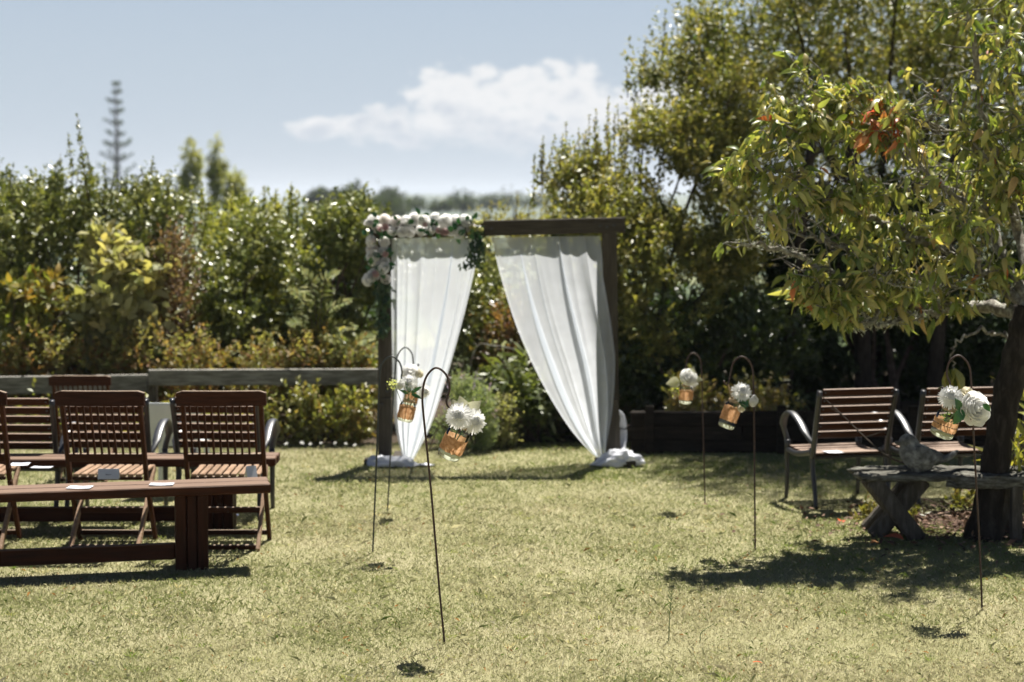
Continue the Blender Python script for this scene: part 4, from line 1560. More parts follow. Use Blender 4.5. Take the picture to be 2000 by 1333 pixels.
def resample(pts, n):
    """n+1 points evenly spaced along a polyline"""
    d = [0.0]
    for a, b in zip(pts, pts[1:]):
        d.append(d[-1] + (b - a).length)
    xs = np.linspace(0, d[-1], n + 1)
    A = np.array([tuple(p) for p in pts])
    return [Vector((float(np.interp(x, d, A[:, 0])), float(np.interp(x, d, A[:, 1])), float(np.interp(x, d, A[:, 2])))) for x in xs]


def curtain(label, left, right, seed, nfold, amp, mat='sheer'):
    """sheer voile hung from the beam and gathered to the post foot; left/right edges as photo points"""
    r = np.random.default_rng(seed)
    nu, nv = 170, 80
    lc = resample(curve([W(x, y, AY - .01) for x, y in left], 90), nv)
    rc = resample(curve([W(x, y, AY - .01) for x, y in right], 90), nv)
    fr = [nfold * q for q in (.55, 1.0, 1.7, 2.9)]
    ph = r.uniform(0, 6.28, 12)
    base = Vector(((lc[-1].x + rc[-1].x) / 2, AY, 0))
    V = []
    for j in range(nv + 1):
        v = j / nv
        a, b = lc[j], rc[j]
        wdt = (b - a).length
        for i in range(nu + 1):
            u = i / nu
            # folds wander sideways and merge on the way down
            q = u + .03 * math.sin(5 * u + 2.2 * v + ph[8]) * math.sin(math.pi * u)
            f = sum(w_ * math.sin(2 * math.pi * k_ * q + p_ + dv * v) for w_, k_, p_, dv in
                    zip((.8, 1.0, .45, .16), fr, ph[:4], (.8, -.5, 1.2, -2)))
            g = sum(w_ * math.cos(2 * math.pi * k_ * q + p_ + dv * v) for w_, k_, p_, dv in
                    zip((.8, 1.0, .45, .16), fr, ph[:4], (.8, -.5, 1.2, -2)))
            p = a.lerp(b, u)
            edge = min(1, u * 12, (1 - u) * 12)
            am = amp * (.35 + .9 * v) * (.55 + .45 * math.sin(4.2 * u + ph[5]))
            p.y += am * f - .05 * math.sin(math.pi * v)
            p.x += edge * (.27 * wdt / nfold) * g * (.35 + .8 * v)
            V.append(p - base)
    n = nu + 1
    F = [(j * n + i, j * n + i + 1, (j + 1) * n + i + 1, (j + 1) * n + i) for j in range(nv) for i in range(nu)]
    mb = MB()
    mb.add(V, F)
    o = mb.build('sheer_curtain', M[mat], None, True)
    o.location = base
    tag(o, label, 'curtain', 'sheer curtains of the wedding arch')


curtain('left sheer white curtain hanging below the flower garland', [(764, 466), (765, 560), (768, 700), (772, 820), (788, 898)],
        [(937, 464), (932, 500), (920, 560), (900, 640), (873, 735), (840, 835), (806, 902)], 5, 6.5, .026)
curtain('right sheer white curtain swept to the right arch post', [(960, 464), (978, 540), (1010, 640), (1055, 740), (1105, 825), (1150, 880), (1172, 899)],
        [(1172, 461), (1180, 540), (1194, 640), (1201, 710), (1197, 790), (1188, 850), (1181, 900)], 6, 4.6, .03, 'sheer_thin')


def cloth_bundle(label, path, seed):
    """crumpled end of the curtain wound round the post foot"""
    r = np.random.default_rng(seed)
    pts = [p for p in curve([p_[0] for p_ in path], 40)]
    rad_ = np.interp(np.linspace(0, 1, len(pts)), np.linspace(0, 1, len(path)), [p_[1] for p_ in path])
    n = 36
    base = Vector((sum(p.x for p in pts) / len(pts), sum(p.y for p in pts) / len(pts), 0))
    ph = r.uniform(0, 6.28, 6)
    V, F = [], []
    for i, p in enumerate(pts):
        t = (pts[min(i + 1, len(pts) - 1)] - pts[max(i - 1, 0)]).normalized()
        sd = t.cross(Vector((0, 0, 1))).normalized()
        up = sd.cross(t)
        for j in range(n):
            a = 2 * math.pi * j / n
            w = rad_[i] * (1 + .13 * math.sin(3 * a + i * .25 + ph[0]) + .11 * math.sin(6 * a - i * .55 + ph[1]) + .10 * math.sin(10 * a + i * .9 + ph[2]) + .06 * math.sin(15 * a - i * 1.3 + ph[3]))
            q = p + sd * (math.cos(a) * w * 1.15) + up * (math.sin(a) * w * .8)
            q.z = max(q.z, .012)
            V.append(q - base)
    k = len(pts)
    for i in range(k - 1):
        for j in range(n):
            j2 = (j + 1) % n
            F.append((i * n + j, i * n + j2, (i + 1) * n + j2, (i + 1) * n + j))
    F += [tuple(reversed(range(n))), tuple((k - 1) * n + j for j in range(n))]
    mb = MB()
    mb.add(V, F)
    o = mb.build('cloth_wrap', M['cloth'], None, True)
    o.location = base
    tag(o, label, 'cloth')


def gp(px, py, Y, dz=0):
    p = W(px, py, Y)
    p.z += dz
    return p


cloth_bundle('white cloth wound round the foot of the left arch post',
             [(gp(724, 893, 14.0), 0.027), (gp(735, 905, 13.98), 0.074), (gp(760, 909, 13.96), 0.081), (gp(790, 910, 13.98), 0.088), (gp(815, 917, 14.0), 0.047), (gp(838, 917, 14.0), 0.047), (gp(852, 918, 14.0), 0.027)], 8)
cloth_bundle('white cloth bunched at the foot of the right arch post',
             [(gp(1152, 912, 14.0), 0.016), (gp(1172, 905, 13.98), 0.047), (gp(1195, 899, 13.97), 0.081), (gp(1216, 897, 14.0), 0.095), (gp(1234, 900, 14.02), 0.081), (gp(1240, 905, 14.1), 0.041)], 9)
lp = [gp(1206, 800, 14.28), gp(1216, 815, 14.28), gp(1217, 850, 14.28), gp(1214, 880, 14.2), gp(1216, 890, 14.08)]
cloth_bundle('white cloth tail hanging behind the right arch post', [(p, w) for p, w in zip(lp, (.01, .02, .022, .025, .04))], 10)


# ------------------------------------------------------------------ blossoms
def rose_mesh(mat, seed, rings=((3, .28, 1.0), (4, .52, .95), (5, .78, .74), (6, 1.0, .42)), name='rose', ruffle=.0):
    """rose of overlapping cupped petals, radius about 1; rings are (petals, radius, rim height)"""
    r = np.random.default_rng(seed)
    mb = MB()
    for ri, (n, rr, h) in enumerate(rings):
        for k in range(n):
            a0 = 2 * math.pi * k / n + ri * .7 + r.uniform(-.15, .15)
            wa = 1.35 * math.pi / n
            lift = r.normal(0, .05)
            V, F = [], []
            for t in (0, .3, .6, .85, 1.0):
                prof = math.sin(min(1.0, t * 1.25) * math.pi / 2)
                roll = .10 * (ri / 3) * max(0, t - .7) / .3       # outer rims roll outwards
                for s_ in (-1, -.5, 0, .5, 1):
                    wd = wa * (.35 + .65 * math.sin(min(1, t * 1.3) * math.pi / 2)) * (1 if t < .9 else .82)
                    a = a0 + s_ * wd
                    q = rr * (.12 + .88 * prof) + roll + .05 * rr * (1 - s_ * s_) + ruffle * r.normal() * t
                    z = -.42 + (h + .42 + lift) * t - .12 * abs(s_) ** 2 * t - roll * .5 + ruffle * r.normal() * t
                    V.append((math.cos(a) * q, math.sin(a) * q, z))
            for i in range(4):
                for j in range(4):
                    c = i * 5 + j
                    F.append((c, c + 1, c + 6, c + 5))
            mb.add(V, F)
    mb.lathe([(0, .2), (.16, .3), (.18, .7), (.1, .92), (0, .96)], 8)
    return mb.mesh(name, mat, True)


def mum_mesh(seed):
    """chrysanthemum: many narrow petals, radius about 1"""
    r = np.random.default_rng(seed)
    mb = MB()
    for ring, (n, pol, ln) in enumerate(((30, 1.62, 1.0), (28, 1.35, .98), (26, 1.1, .93), (22, .85, .85), (20, .6, .78), (16, .36, .68), (9, .14, .6))):
        for k in range(n):
            a = 2 * math.pi * (k + .5 * (ring % 2)) / n + r.normal(0, .05)
            p = pol + r.normal(0, .07)
            L_ = ln * r.uniform(.86, 1.08)
            d = Vector((math.sin(p) * math.cos(a), math.sin(p) * math.sin(a), math.cos(p)))
            sd = Vector((-math.sin(a), math.cos(a), 0))
            nn = d.cross(sd)
            V = []
            for t, w in ((.08, .03), (.5, .062), (.82, .07), (1.0, .03)):
                c = d * (L_ * t) - nn * (.16 * t * t) * (1 if ring < 3 else -.5)
                V += [c - sd * w + nn * .02, c, c + sd * w + nn * .02]
            F = []
            for i in range(3):
                for j in range(2):
                    c = i * 3 + j
                    F.append((c, c + 1, c + 4, c + 3))
            mb.add(V, F)
    mb.lathe([(0, -.1), (.3, 0), (.42, .15), (.42, .35), (.3, .5), (0, .58)], 12)
    return mb.mesh('chrysanthemum', M['petal'], True)


ROSE = [rose_mesh(M['petal'], 1), rose_mesh(M['petal'], 2), rose_mesh(M['blush'], 3)]
PINK = rose_mesh(M['pink'], 4)
PEONY = rose_mesh(M['petal'], 5, ((4, .26, .9), (5, .45, .88), (6, .62, .78), (7, .8, .6), (8, 1.0, .32)), 'peony', .035)
MUM = [mum_mesh(1), mum_mesh(2)]
CREAM = rose_mesh(M['cream'], 6, ((4, .5, .8), (6, 1.0, .5)), 'cream_bud')
BUD = rose_mesh(M['bud'], 7, ((3, .5, .9), (4, .9, .5)), 'bud')


def broad_leaf(mat, name='leaf', curl=.2, width=.3):
    xs = [0, .1, .25, .45, .65, .85, 1.0]
    ws = [.03, .55, .9, 1, .8, .4, .02]
    V, F = [], []
    for x, w in zip(xs, ws):
        w *= width
        z = -curl * x * x + .05 * math.sin(3 * x)
        V += [(-w, x, z + w * .3), (0, x, z), (w, x, z + w * .3)]
    for i in range(len(xs) - 1):
        for j in range(2):
            a = i * 3 + j
            F.append((a, a + 1, a + 4, a + 3))
    return MB().add(V, F).mesh(name, mat, True)


LEAF_DARK = broad_leaf(M['flowerleaf'], 'leaf', .2, .32)
LEAF_PALE = broad_leaf(M['paleleaf'], 'pale_leaf', .25, .42)
LEAF_NARROW = broad_leaf(M['flowerleaf'], 'narrow_leaf', .25, .16)


def frame_to(z, roll=0.0):
    """rotation whose z axis points along z"""
    z = Vector(z).normalized()
    return z.to_track_quat('Z', 'Y').to_matrix().to_4x4() @ Matrix.Rotation(roll, 4, 'Z')


def place(me, name, parent, p, z, s, roll=0.0):
    o = link(name, me, parent)
    o.matrix_local = Matrix.Translation(Vector(p)) @ frame_to(z, roll) @ Matrix.Scale(s, 4)
    return o


def leaf_at(me, name, parent, p, axis, L_, face=(0, -1, .4)):
    ax = Vector(axis).normalized()
    x = ax.cross(Vector(face)).normalized()
    z = x.cross(ax)
    o = link(name, me, parent)
    o.matrix_local = Matrix.Translation(Vector(p)) @ Matrix((x, ax, z)).transposed().to_4x4() @ Matrix.Scale(L_, 4)
    return o


def garland():
    r = np.random.default_rng(21)
    Y = AY - .10
    o0 = W(735, 470, AY)
    root = empty('flower_garland', o0)
    spots = []
    # along the beam, two staggered rows, then down the post
    x = 728
    k = 0
    while x < 912:
        spots.append((x, 430 + r.uniform(-4, 4), r.uniform(.040, .054)))
        spots.append((x + 9 + r.uniform(-4, 4), 451 + r.uniform(-4, 5), r.uniform(.036, .048)))
        x += r.uniform(18, 24)
    for y in range(468, 552, 17):
        spots.append((729 + r.uniform(-5, 4), y + r.uniform(-4, 4), r.uniform(.038, .05)))
        spots.append((749 + r.uniform(-4, 5), y + 8 + r.uniform(-4, 4), r.uniform(.036, .048)))
    spots += [(721, 547, .048), (719, 437, .03), (914, 436, .045)]
    for (px, py, s) in spots:
        p = W(px, py, Y + r.uniform(-.05, .03)) - o0
        z = Vector((r.normal(0, .45), -1 + r.normal(0, .15), .35 + r.normal(0, .4)))
        place(ROSE[int(r.integers(0, 3))], 'rose', root, p, z, s, r.uniform(0, 6))
    for k in range(9):
        if k < 6:
            px, py = r.uniform(735, 905), r.uniform(433, 455)
        else:
            px, py = r.uniform(728, 755), r.uniform(470, 545)
        place(PINK, 'pink_bud', root, W(px, py, Y - .045) - o0, Vector((r.normal(0, .4), -1, .3)), r.uniform(.018, .027), r.uniform(0, 6))
    for k in range(14):
        place(BUD, 'green_bud', root, W(r.uniform(916, 942), r.uniform(430, 458), Y - .02 + r.uniform(-.03, .03)) - o0, Vector((r.normal(0, .5), -1, .5)), r.uniform(.014, .022))
    for k in range(70):
        if k < 46:
            px, py = r.uniform(718, 935), r.uniform(418, 468)
        else:
            px, py = r.uniform(715, 765), r.uniform(455, 558)
        leaf_at(LEAF_DARK, 'leaf', root, W(px, py, Y + r.uniform(-.06, .01)) - o0, (r.normal(), r.normal(0, .4), r.normal()), r.uniform(.045, .075), (r.normal(0, .4), -1, .4))
    # trailing greenery at the right end and down the post
    for part in (0, 1):
        P, A = [], []
        for k in range(240 if part == 0 else 300):
            t = r.random()
            if part == 0:
                px, py = 932 + r.normal(0, 8) - 22 * max(0, t - .5) * (r.random() < .45) * 2, 440 + 80 * t
            else:
                px, py = 748 + r.normal(0, 8) * (1 - .3 * t), 545 + 110 * t ** 1.2
            P.append(tuple(W(px, py, Y + r.uniform(-.04, .06)) - o0))
            A.append((r.normal(0, .6), r.normal(0, .5), -1 + r.normal(0, .5)))
        P, A = np.array(P), np.array(A)
        V, T, C = leaf_mesh(P, A, r.normal(0, .6, A.shape) + np.array([0, -1, .3]), r.uniform(.035, .06, len(P)), r.uniform(.007, .012, len(P)),
                            pick([(.012, .035, .014), (.022, .055, .02), (.04, .075, .03)], len(P), r), shape='lance')
        go = link('trailing_greenery', mesh_np('trailing_greenery', V, T, M['greenery'], C), root)
        go['kind'] = 'stuff'
    tag(root, 'garland of white and blush roses over the arch corner', 'flower garland')


garland()


# ------------------------------------------------------------------ shepherd hooks, jars and flowers
def hook(label, base_px, pts, Y, mat, r0=.005):
    base = G(*base_px)
    Yb = base.y
    root_pts = [base + Vector((0, 0, -.12))] + [base] + [W(x, y, Yb) for x, y in pts]
    q = [p - base for p in curve(root_pts, 12 * len(root_pts))]
    n = len(q)
    mb = MB()
    mb.tube(q, r0, 8)
    # small rounded finial at the free end
    mb.lathe([(0, -.008), (.007, -.004), (.008, 0), (.007, .004), (0, .008)], 8, Matrix.Translation(q[-1]))
    o = mb.build('shepherd_hook', mat, None, True)
    o.location = base
    tag(o, label, 'garden hook', 'shepherd hooks lining the aisle')
    return Yb


def jar(label, bottom, neck, dia, Y, burlap, hang, tilt_y=.0, stitch=False):
    """glass preserving jar hung from a hook: bottom/neck centres in photo pixels"""
    a, b = W(bottom[0], bottom[1], Y), W(neck[0], neck[1], Y + tilt_y)
    ax = (b - a)
    h = ax.length
    R = dia / 2
    root = empty('hanging_jar', a)
    Mx = frame_to(ax)
    t = .0035
    prof = [(0, .006), (R * .78, .0), (R * .95, .006), (R, .018), (R, h * .70), (R * .93, h * .78), (R * .76, h * .85), (R * .72, h * .88), (R * .72, h * .93), (R * .77, h * .94), (R * .77, h * .965),
            (R * .72, h * .975), (R * .74, h), (R * .70, h)]
    MB().lathe(prof, 32, Mx).build('glass', M['glass'], root, True)
    # heavy base of the jar with a little water
    MB().lathe([(0, .004), (R * .8, .004), (R * .95, .01), (R * .965, .02), (R * .965, h * .10), (R * .6, h * .10), (0, h * .095)], 32, Mx).build('jar_base', M['jarbase'], root, True)
    z0, z1 = burlap[0] * h, burlap[1] * h
    r = np.random.default_rng(int(bottom[0]))
    prof2 = []
    V, F = [], []
    n, m_ = 48, 7
    for i in range(m_):
        tt = i / (m_ - 1)
        for j in range(n):
            an = 2 * math.pi * j / n
            rr = R + .0018 + .0009 * math.sin(9 * an + i) + .0006 * r.normal()
            fr = .0016 * r.normal() if i in (0, m_ - 1) else 0
            V.append((rr * math.cos(an), rr * math.sin(an), z0 + (z1 - z0) * tt + fr))
    for i in range(m_ - 1):
        for j in range(n):
            j2 = (j + 1) % n
            F.append((i * n + j, i * n + j2, (i + 1) * n + j2, (i + 1) * n + j))
    bo = MB().add(V, F, Mx).build('burlap_band', M['burlap'], root, True)
    if stitch:     # row of dark stitches round the band
        sm = MB()
        for j in range(26):
            an = 2 * math.pi * j / 26
            c = Vector((math.cos(an) * (R + .0035), math.sin(an) * (R + .0035), z0 + (z1 - z0) * .55))
            sm.box(c, (.004, .009, .0035), Matrix.Rotation(an, 4, 'Z'), .001)
        st = MB()
        st.add(sm.v, sm.f, Mx)
        st.build('stitching', M['stitch'], bo)
    # twine round the neck and up to the hook
    tw = MB()
    for k in range(3):
        zc = h * (.885 + .022 * k)
        tw.tube([Mx @ Vector((math.cos(q) * R * .755, math.sin(q) * R * .755, zc + .002 * math.sin(q * 2))) for q in np.linspace(0, 6.283, 25)], .0026, 6, False)
    hp = W(hang[0], hang[1], Y) - a
    for s_ in (-1, 1):
        e = Mx @ Vector((s_ * R * .76, 0, h * .92))
        tw.tube(curve([e, (e + hp) / 2 + Vector((s_ * .006, .004, -.004)), hp + Vector((0, 0, .006))], 8), .0022, 6)
    tw.build('twine_handle', M['twine'], root, True)
    tag(root, label, 'glass jar', 'burlap banded jars hanging from the hooks')
    inside = a + ax * .3
    return a, b, inside


def flower(label, me, px, py, Y, rad_px, face, stem_to, cat='flower', name='white_flower', group=None, roll=0.0, leaves=()):
    p = W(px, py, Y)
    s = rad_px * Y / FPX
    root = empty(name, p)
    place(me, 'bloom', root, (0, 0, 0), face, s, roll)
    q = stem_to - p
    f = Vector(face).normalized()
    MB().tube(curve([-f * s * .1, -f * s * .6 + q * .12, q], 12), [.0028] * 13, 6).build('stem', M['greenstem'], root, True)
    for (me2, lx, ly, tx, ty, L_, nm) in leaves:
        a = W(lx, ly, Y - .02) - p
        b = W(tx, ty, Y - .03) - p
        leaf_at(me2, nm, root, a, b - a, L_, (.2, -1, .4))
    tag(root, label, cat, group)


def sprig(label, Y, items, stem_to, name='leaf_sprig', cat='leaf sprig'):
    p = W(items[0][1], items[0][2], Y)
    root = empty(name, p)
    for (me2, lx, ly, tx, ty, L_, nm) in items:
        a = W(lx, ly, Y) - p
        b = W(tx, ty, Y - .02) - p
        leaf_at(me2, nm, root, a, b - a, L_, (.15, -1, .35))
    MB().tube([Vector((0, 0, 0)), (stem_to - p) * .5 + Vector((0, 0, .01)), stem_to - p], .0022, 6).build('stem', M['greenstem'], root)
    tag(root, label, cat)


def posy(label, Y, c, pal, stem_to, n, spread, seed, name='filler_sprig', size=.013):
    """feathery filler: a cloud of tiny leaves or florets"""
    r = np.random.default_rng(seed)
    p = W(c[0], c[1], Y)
    root = empty(name, p)
    P = r.normal(0, 1, (n, 3)) * np.array(spread)
    A = unit(r.normal(0, 1, (n, 3)) + np.array([0, -.4, .3]))
    V, T, C = leaf_mesh(P, A, r.normal(0, 1, (n, 3)), np.full(n, size), np.full(n, size * .32), pick(pal, n, r))
    link('florets', mesh_np('florets', V, T, M['leaf_matt'], C), root)
    MB().tube([Vector((0, 0, 0)), (stem_to - p) * .5, stem_to - p], .002, 6).build('stem', M['greenstem'], root)
    tag(root, label, 'filler flower')


# front hook, left of the aisle
Y1 = hook('rusty brown hook standing nearest the camera', (868, 1258), [(858, 1150), (842, 960), (829, 830), (825, 775), (832, 738), (851, 719), (871, 732), (878, 758), (872, 783), (876, 795), (885, 797), (892, 790)], 8.48, M['rod'])
ja, jb, js = jar('tilted burlap banded jar on the nearest rusty hook', (874, 894), (905, 826), .108, Y1, (.2, .6), (885, 795), -.02)
flower('left white chrysanthemum in the nearest hanging jar', MUM[0], 897, 813, Y1 - .06, 28, (-.15, -1, .35), js, roll=.3)
flower('right white chrysanthemum in the nearest hanging jar', MUM[1], 925, 823, Y1 - .03, 27, (.5, -.8, .15), js, roll=1.1)
sprig('pale papery leaves above the chrysanthemums in the nearest jar', Y1 + .02,
      [(LEAF_PALE, 905, 805, 900, 778, .075, 'pale_leaf'), (LEAF_PALE, 915, 805, 932, 790, .075, 'pale_leaf'), (LEAF_PALE, 893, 805, 884, 776, .06, 'pale_leaf'), (LEAF_PALE, 890, 812, 875, 808, .045, 'pale_leaf')], js)

# second hook on the left
Y2 = hook('black hook with leafy white posy in front of the left curtain', (728, 1080), [(733, 960), (738, 830), (742, 730), (750, 706), (766, 697), (780, 708), (785, 725), (784, 738), (788, 746), (795, 743)], 10.65, M['rodblack'])
ja, jb, js = jar('burlap banded jar of leafy flowers in front of the left curtain', (790, 823), (800, 779), .092, Y2, (.14, .68), (788, 744), .0)
flower('round white flower atop the jar in front of the left curtain', MUM[0], 800, 747, Y2 - .05, 18, (-.1, -.8, .6), js)
flower('white flower leaning right from the jar at the left curtain', MUM[1], 826, 764, Y2 - .02, 17, (.8, -.7, -.1), js)
flower('small white flower leaning left from the jar at the left curtain', ROSE[0], 785, 752, Y2 - .02, 10, (-.7, -.7, .4), js)
sprig('narrow green leaves in the jar at the left curtain', Y2 - .06,
      [(LEAF_NARROW, 800, 768, 795, 752, .075, 'narrow_leaf'), (LEAF_NARROW, 803, 768, 820, 757, .075, 'narrow_leaf'), (LEAF_NARROW, 803, 770, 824, 778, .07, 'narrow_leaf'), (LEAF_NARROW, 797, 770, 786, 764, .06, 'narrow_leaf')], js)
posy('pale yellow green spike pointing left from the jar at the left curtain', Y2 - .02, (771, 752), [(.5, .55, .25), (.6, .62, .35)], js, 90, (.022, .01, .018), 31)

# third hook on the left
Y3 = hook('thin hook farthest back on the left, by the arch post', (757, 1000), [(762, 900), (768, 780), (773, 715), (779, 690), (792, 679), (804, 690), (807, 708), (806, 717), (812, 721), (817, 713)], 12.04, M['rodblack'], .0045)
ja, jb, js = jar('jar on the farthest left hook, half hidden behind another jar', (801, 792), (806, 752), .088, Y3, (.14, .66), (812, 719))
flower('white flower in the jar of the farthest left hook', ROSE[1], 803, 731, Y3 - .03, 17, (0, -.8, .6), js)
flower('small cream flower beside the white one on the farthest left hook', CREAM, 818, 731, Y3 - .03, 8, (.6, -.8, .3), js)

# right side, back hook
Y4 = hook('thin dark hook farthest back on the right', (1377, 988), [(1375, 900), (1372, 790), (1370, 722), (1366, 700), (1354, 690), (1344, 698), (1340, 715), (1340, 728), (1336, 734), (1331, 729)], 12.28, M['rod'], .0045)
ja, jb, js = jar('upright burlap banded jar on the farthest right hook', (1339, 789), (1341, 750), .09, Y4, (.2, .68), (1338, 732))
flower('white bloom in the jar on the farthest right hook', ROSE[0], 1343, 739, Y4 - .04, 16, (.2, -.9, .4), js)
flower('white chrysanthemum right of the bloom on the farthest right hook', MUM[0], 1354, 746, Y4 - .02, 12, (.7, -.8, .1), js)
sprig('pale pointed leaves on the farthest right hook', Y4 - .03,
      [(LEAF_PALE, 1328, 747, 1300, 749, .09, 'pale_leaf'), (LEAF_PALE, 1348, 732, 1355, 718, .06, 'pale_leaf'), (LEAF_PALE, 1358, 742, 1370, 742, .05, 'pale_leaf')], js)
posy('yellow green blossom trailing left from the farthest right jar', Y4 - .02, (1316, 757), [(.4, .45, .1), (.55, .55, .2)], js, 90, (.02, .012, .026), 32)

# right side, middle hook
Y5 = hook('thin brown hook in the middle on the right', (1475, 1075), [(1474, 960), (1473, 830), (1471, 735), (1465, 709), (1449, 697), (1433, 708), (1427, 728), (1424, 744), (1419, 752), (1414, 746)], 10.73, M['rod'])
ja, jb, js = jar('tilted jar with brown band on the middle right hook', (1417, 836), (1437, 780), .098, Y5, (.26, .74), (1421, 750))
flower('full white carnation in the middle right jar', MUM[1], 1448, 766, Y5 - .04, 21, (.2, -.85, .5), js)
flower('white rosebud drooping right from the middle right jar', ROSE[1], 1469, 783, Y5 - .02, 11, (.8, -.7, -.1), js)
flower('small cream flower low on the middle right jar', CREAM, 1447, 797, Y5 - .06, 8, (.3, -1, -.1), js)
sprig('dark leaves under the carnation of the middle right jar', Y5 - .05,
      [(LEAF_DARK, 1446, 782, 1455, 796, .06, 'leaf'), (LEAF_DARK, 1452, 782, 1466, 800, .05, 'leaf'), (LEAF_NARROW, 1440, 780, 1450, 790, .05, 'narrow_leaf')], js)

# right side, front hook
Y6 = hook('brown hook in front of the armchairs, nearest on the right', (1918, 1193), [(1914, 1080), (1907, 950), (1901, 840), (1897, 750), (1892, 714), (1873, 695), (1855, 706), (1849, 730), (1856, 752), (1852, 764), (1844, 766), (1841, 758)], 9.16, M['rod'])
ja, jb, js = jar('wide tilted jar with stitched burlap on the nearest right hook', (1837, 853), (1860, 795), .118, Y6, (.24, .56), (1848, 764), -.02, True)
flower('fluffy white carnation in the nearest right jar', MUM[0], 1857, 776, Y6 - .05, 25, (-.2, -.9, .45), js)
flower('large ruffled white peony in the nearest right jar', PEONY, 1901, 799, Y6 - .05, 30, (.35, -.9, .2), js, roll=.5)
flower('small cream blossom between carnation and peony', CREAM, 1888, 768, Y6 - .02, 11, (.1, -.7, .7), js)
sprig('two dark green leaves in front of the nearest right jar', Y6 - .09,
      [(LEAF_DARK, 1874, 800, 1868, 780, .062, 'leaf'), (LEAF_DARK, 1880, 800, 1862, 832, .085, 'leaf'), (LEAF_DARK, 1920, 790, 1936, 804, .05, 'leaf')], js)
posy('green feathery stems inside the nearest right jar', Y6, (1846, 820), [(.12, .2, .04), (.2, .26, .07)], js, 120, (.012, .012, .022), 33)


# ------------------------------------------------------------------ seating
def folding_chair():
    """teak folding chair, +y is the way it faces"""
    root = empty('folding_chair')
    hw = .225
    for s in (-1, 1):
        MB().bar((s * hw, .24, 0), (s * hw, .02, .40), .024, .04).bar((s * hw, .02, .40), (s * hw, -.14, .91), .024, .042).build('back_post', M['teak'], root)
        MB().bar((s * (hw - .028), -.13, 0), (s * (hw - .028), .36, .425), .022, .042).build('rear_leg', M['teak_d'], root)
    # curved top rail with rounded corners
    V, F = [], []
    n = 14
    for i in range(n + 1):
        u = i / n * 2 - 1
        x = u * .258
        yb = -.145 - .018 * (1 - u * u)
        ht = .045 - .012 * max(0, abs(u) - .9) * 10
        for (dy, dz) in ((-.015, -.042), (.015, -.042), (.015, ht - .003), (.012, ht), (-.012, ht), (-.015, ht - .003)):
            V.append((x, yb + dy, .895 + dz))
    for i in range(n):
        for j in range(6):
            j2 = (j + 1) % 6
            F.append((i * 6 + j, i * 6 + j2, (i + 1) * 6 + j2, (i + 1) * 6 + j))
    F += [tuple(reversed(range(6))), tuple(n * 6 + j for j in range(6))]
    F = [tuple(reversed(f)) for f in F]
    MB().add(V, F).build('top_rail', M['teak_h'], root)
    MB().bar((-hw, -.024, .535), (hw, -.024, .535), .02, .05, (0, -.3, 1)).build('back_rail', M['teak_h'], root)
    slat = MB().bar((0, -.03, .55), (0, -.143, .87), .018, .012, (1, 0, 0), .002).mesh('back_slat', M['teak'])
    for k in range(10):
        link('back_slat', slat, root, (-.186 + k * .0413, 0, 0))
    for y in (.005, .35):
        MB().box((0, y, .41), (.41, .03, .022)).build('seat_rail', M['teak_h'], root)
    seat = MB().box((0, 0, 0), (.033, .385, .016)).mesh('seat_slat', M['teak_d'])
    for k in range(9):
        link('seat_slat', seat, root, (-.184 + k * .046, .178, .43))
    MB().bar((-.2, .105, .205), (.2, .105, .205), .022, .035).build('rung', M['teak_h'], root)
    MB().bar((-.215, .215, .05), (.215, .215, .05), .022, .03).build('rung', M['teak_h'], root)
    MB().bar((-.2, -.11, .022), (.2, -.11, .022), .024, .03).build('rung', M['teak_h'], root)
    return root


fc = folding_chair()
FG = 'teak folding chairs set out left of the aisle'
for k, (px, Y, rz, s, lab) in enumerate([
        (203, 10.72, -.02, 1.0, 'dark teak folding chair with a white card on its seat'),
        (436, 10.72, .02, 1.0, 'dark teak folding chair at the aisle end of its row'),
        (-68, 10.72, .03, 1.0, 'folding chair cut off by the left edge of the picture'),
        (160, 13.3, .0, .86, 'folding chair farthest ahead, only its top rail showing by the fence')]):
    o = fc if k == 0 else copy_tree(fc)
    o.location = ((px - 1000) * Y / FPX * 1.0, Y, 0)
    o.rotation_euler = (0, 0, rz)
    o.scale = (s, s, s * (.96 if k == 3 else 1))
    tag(o, lab, 'chair', FG)


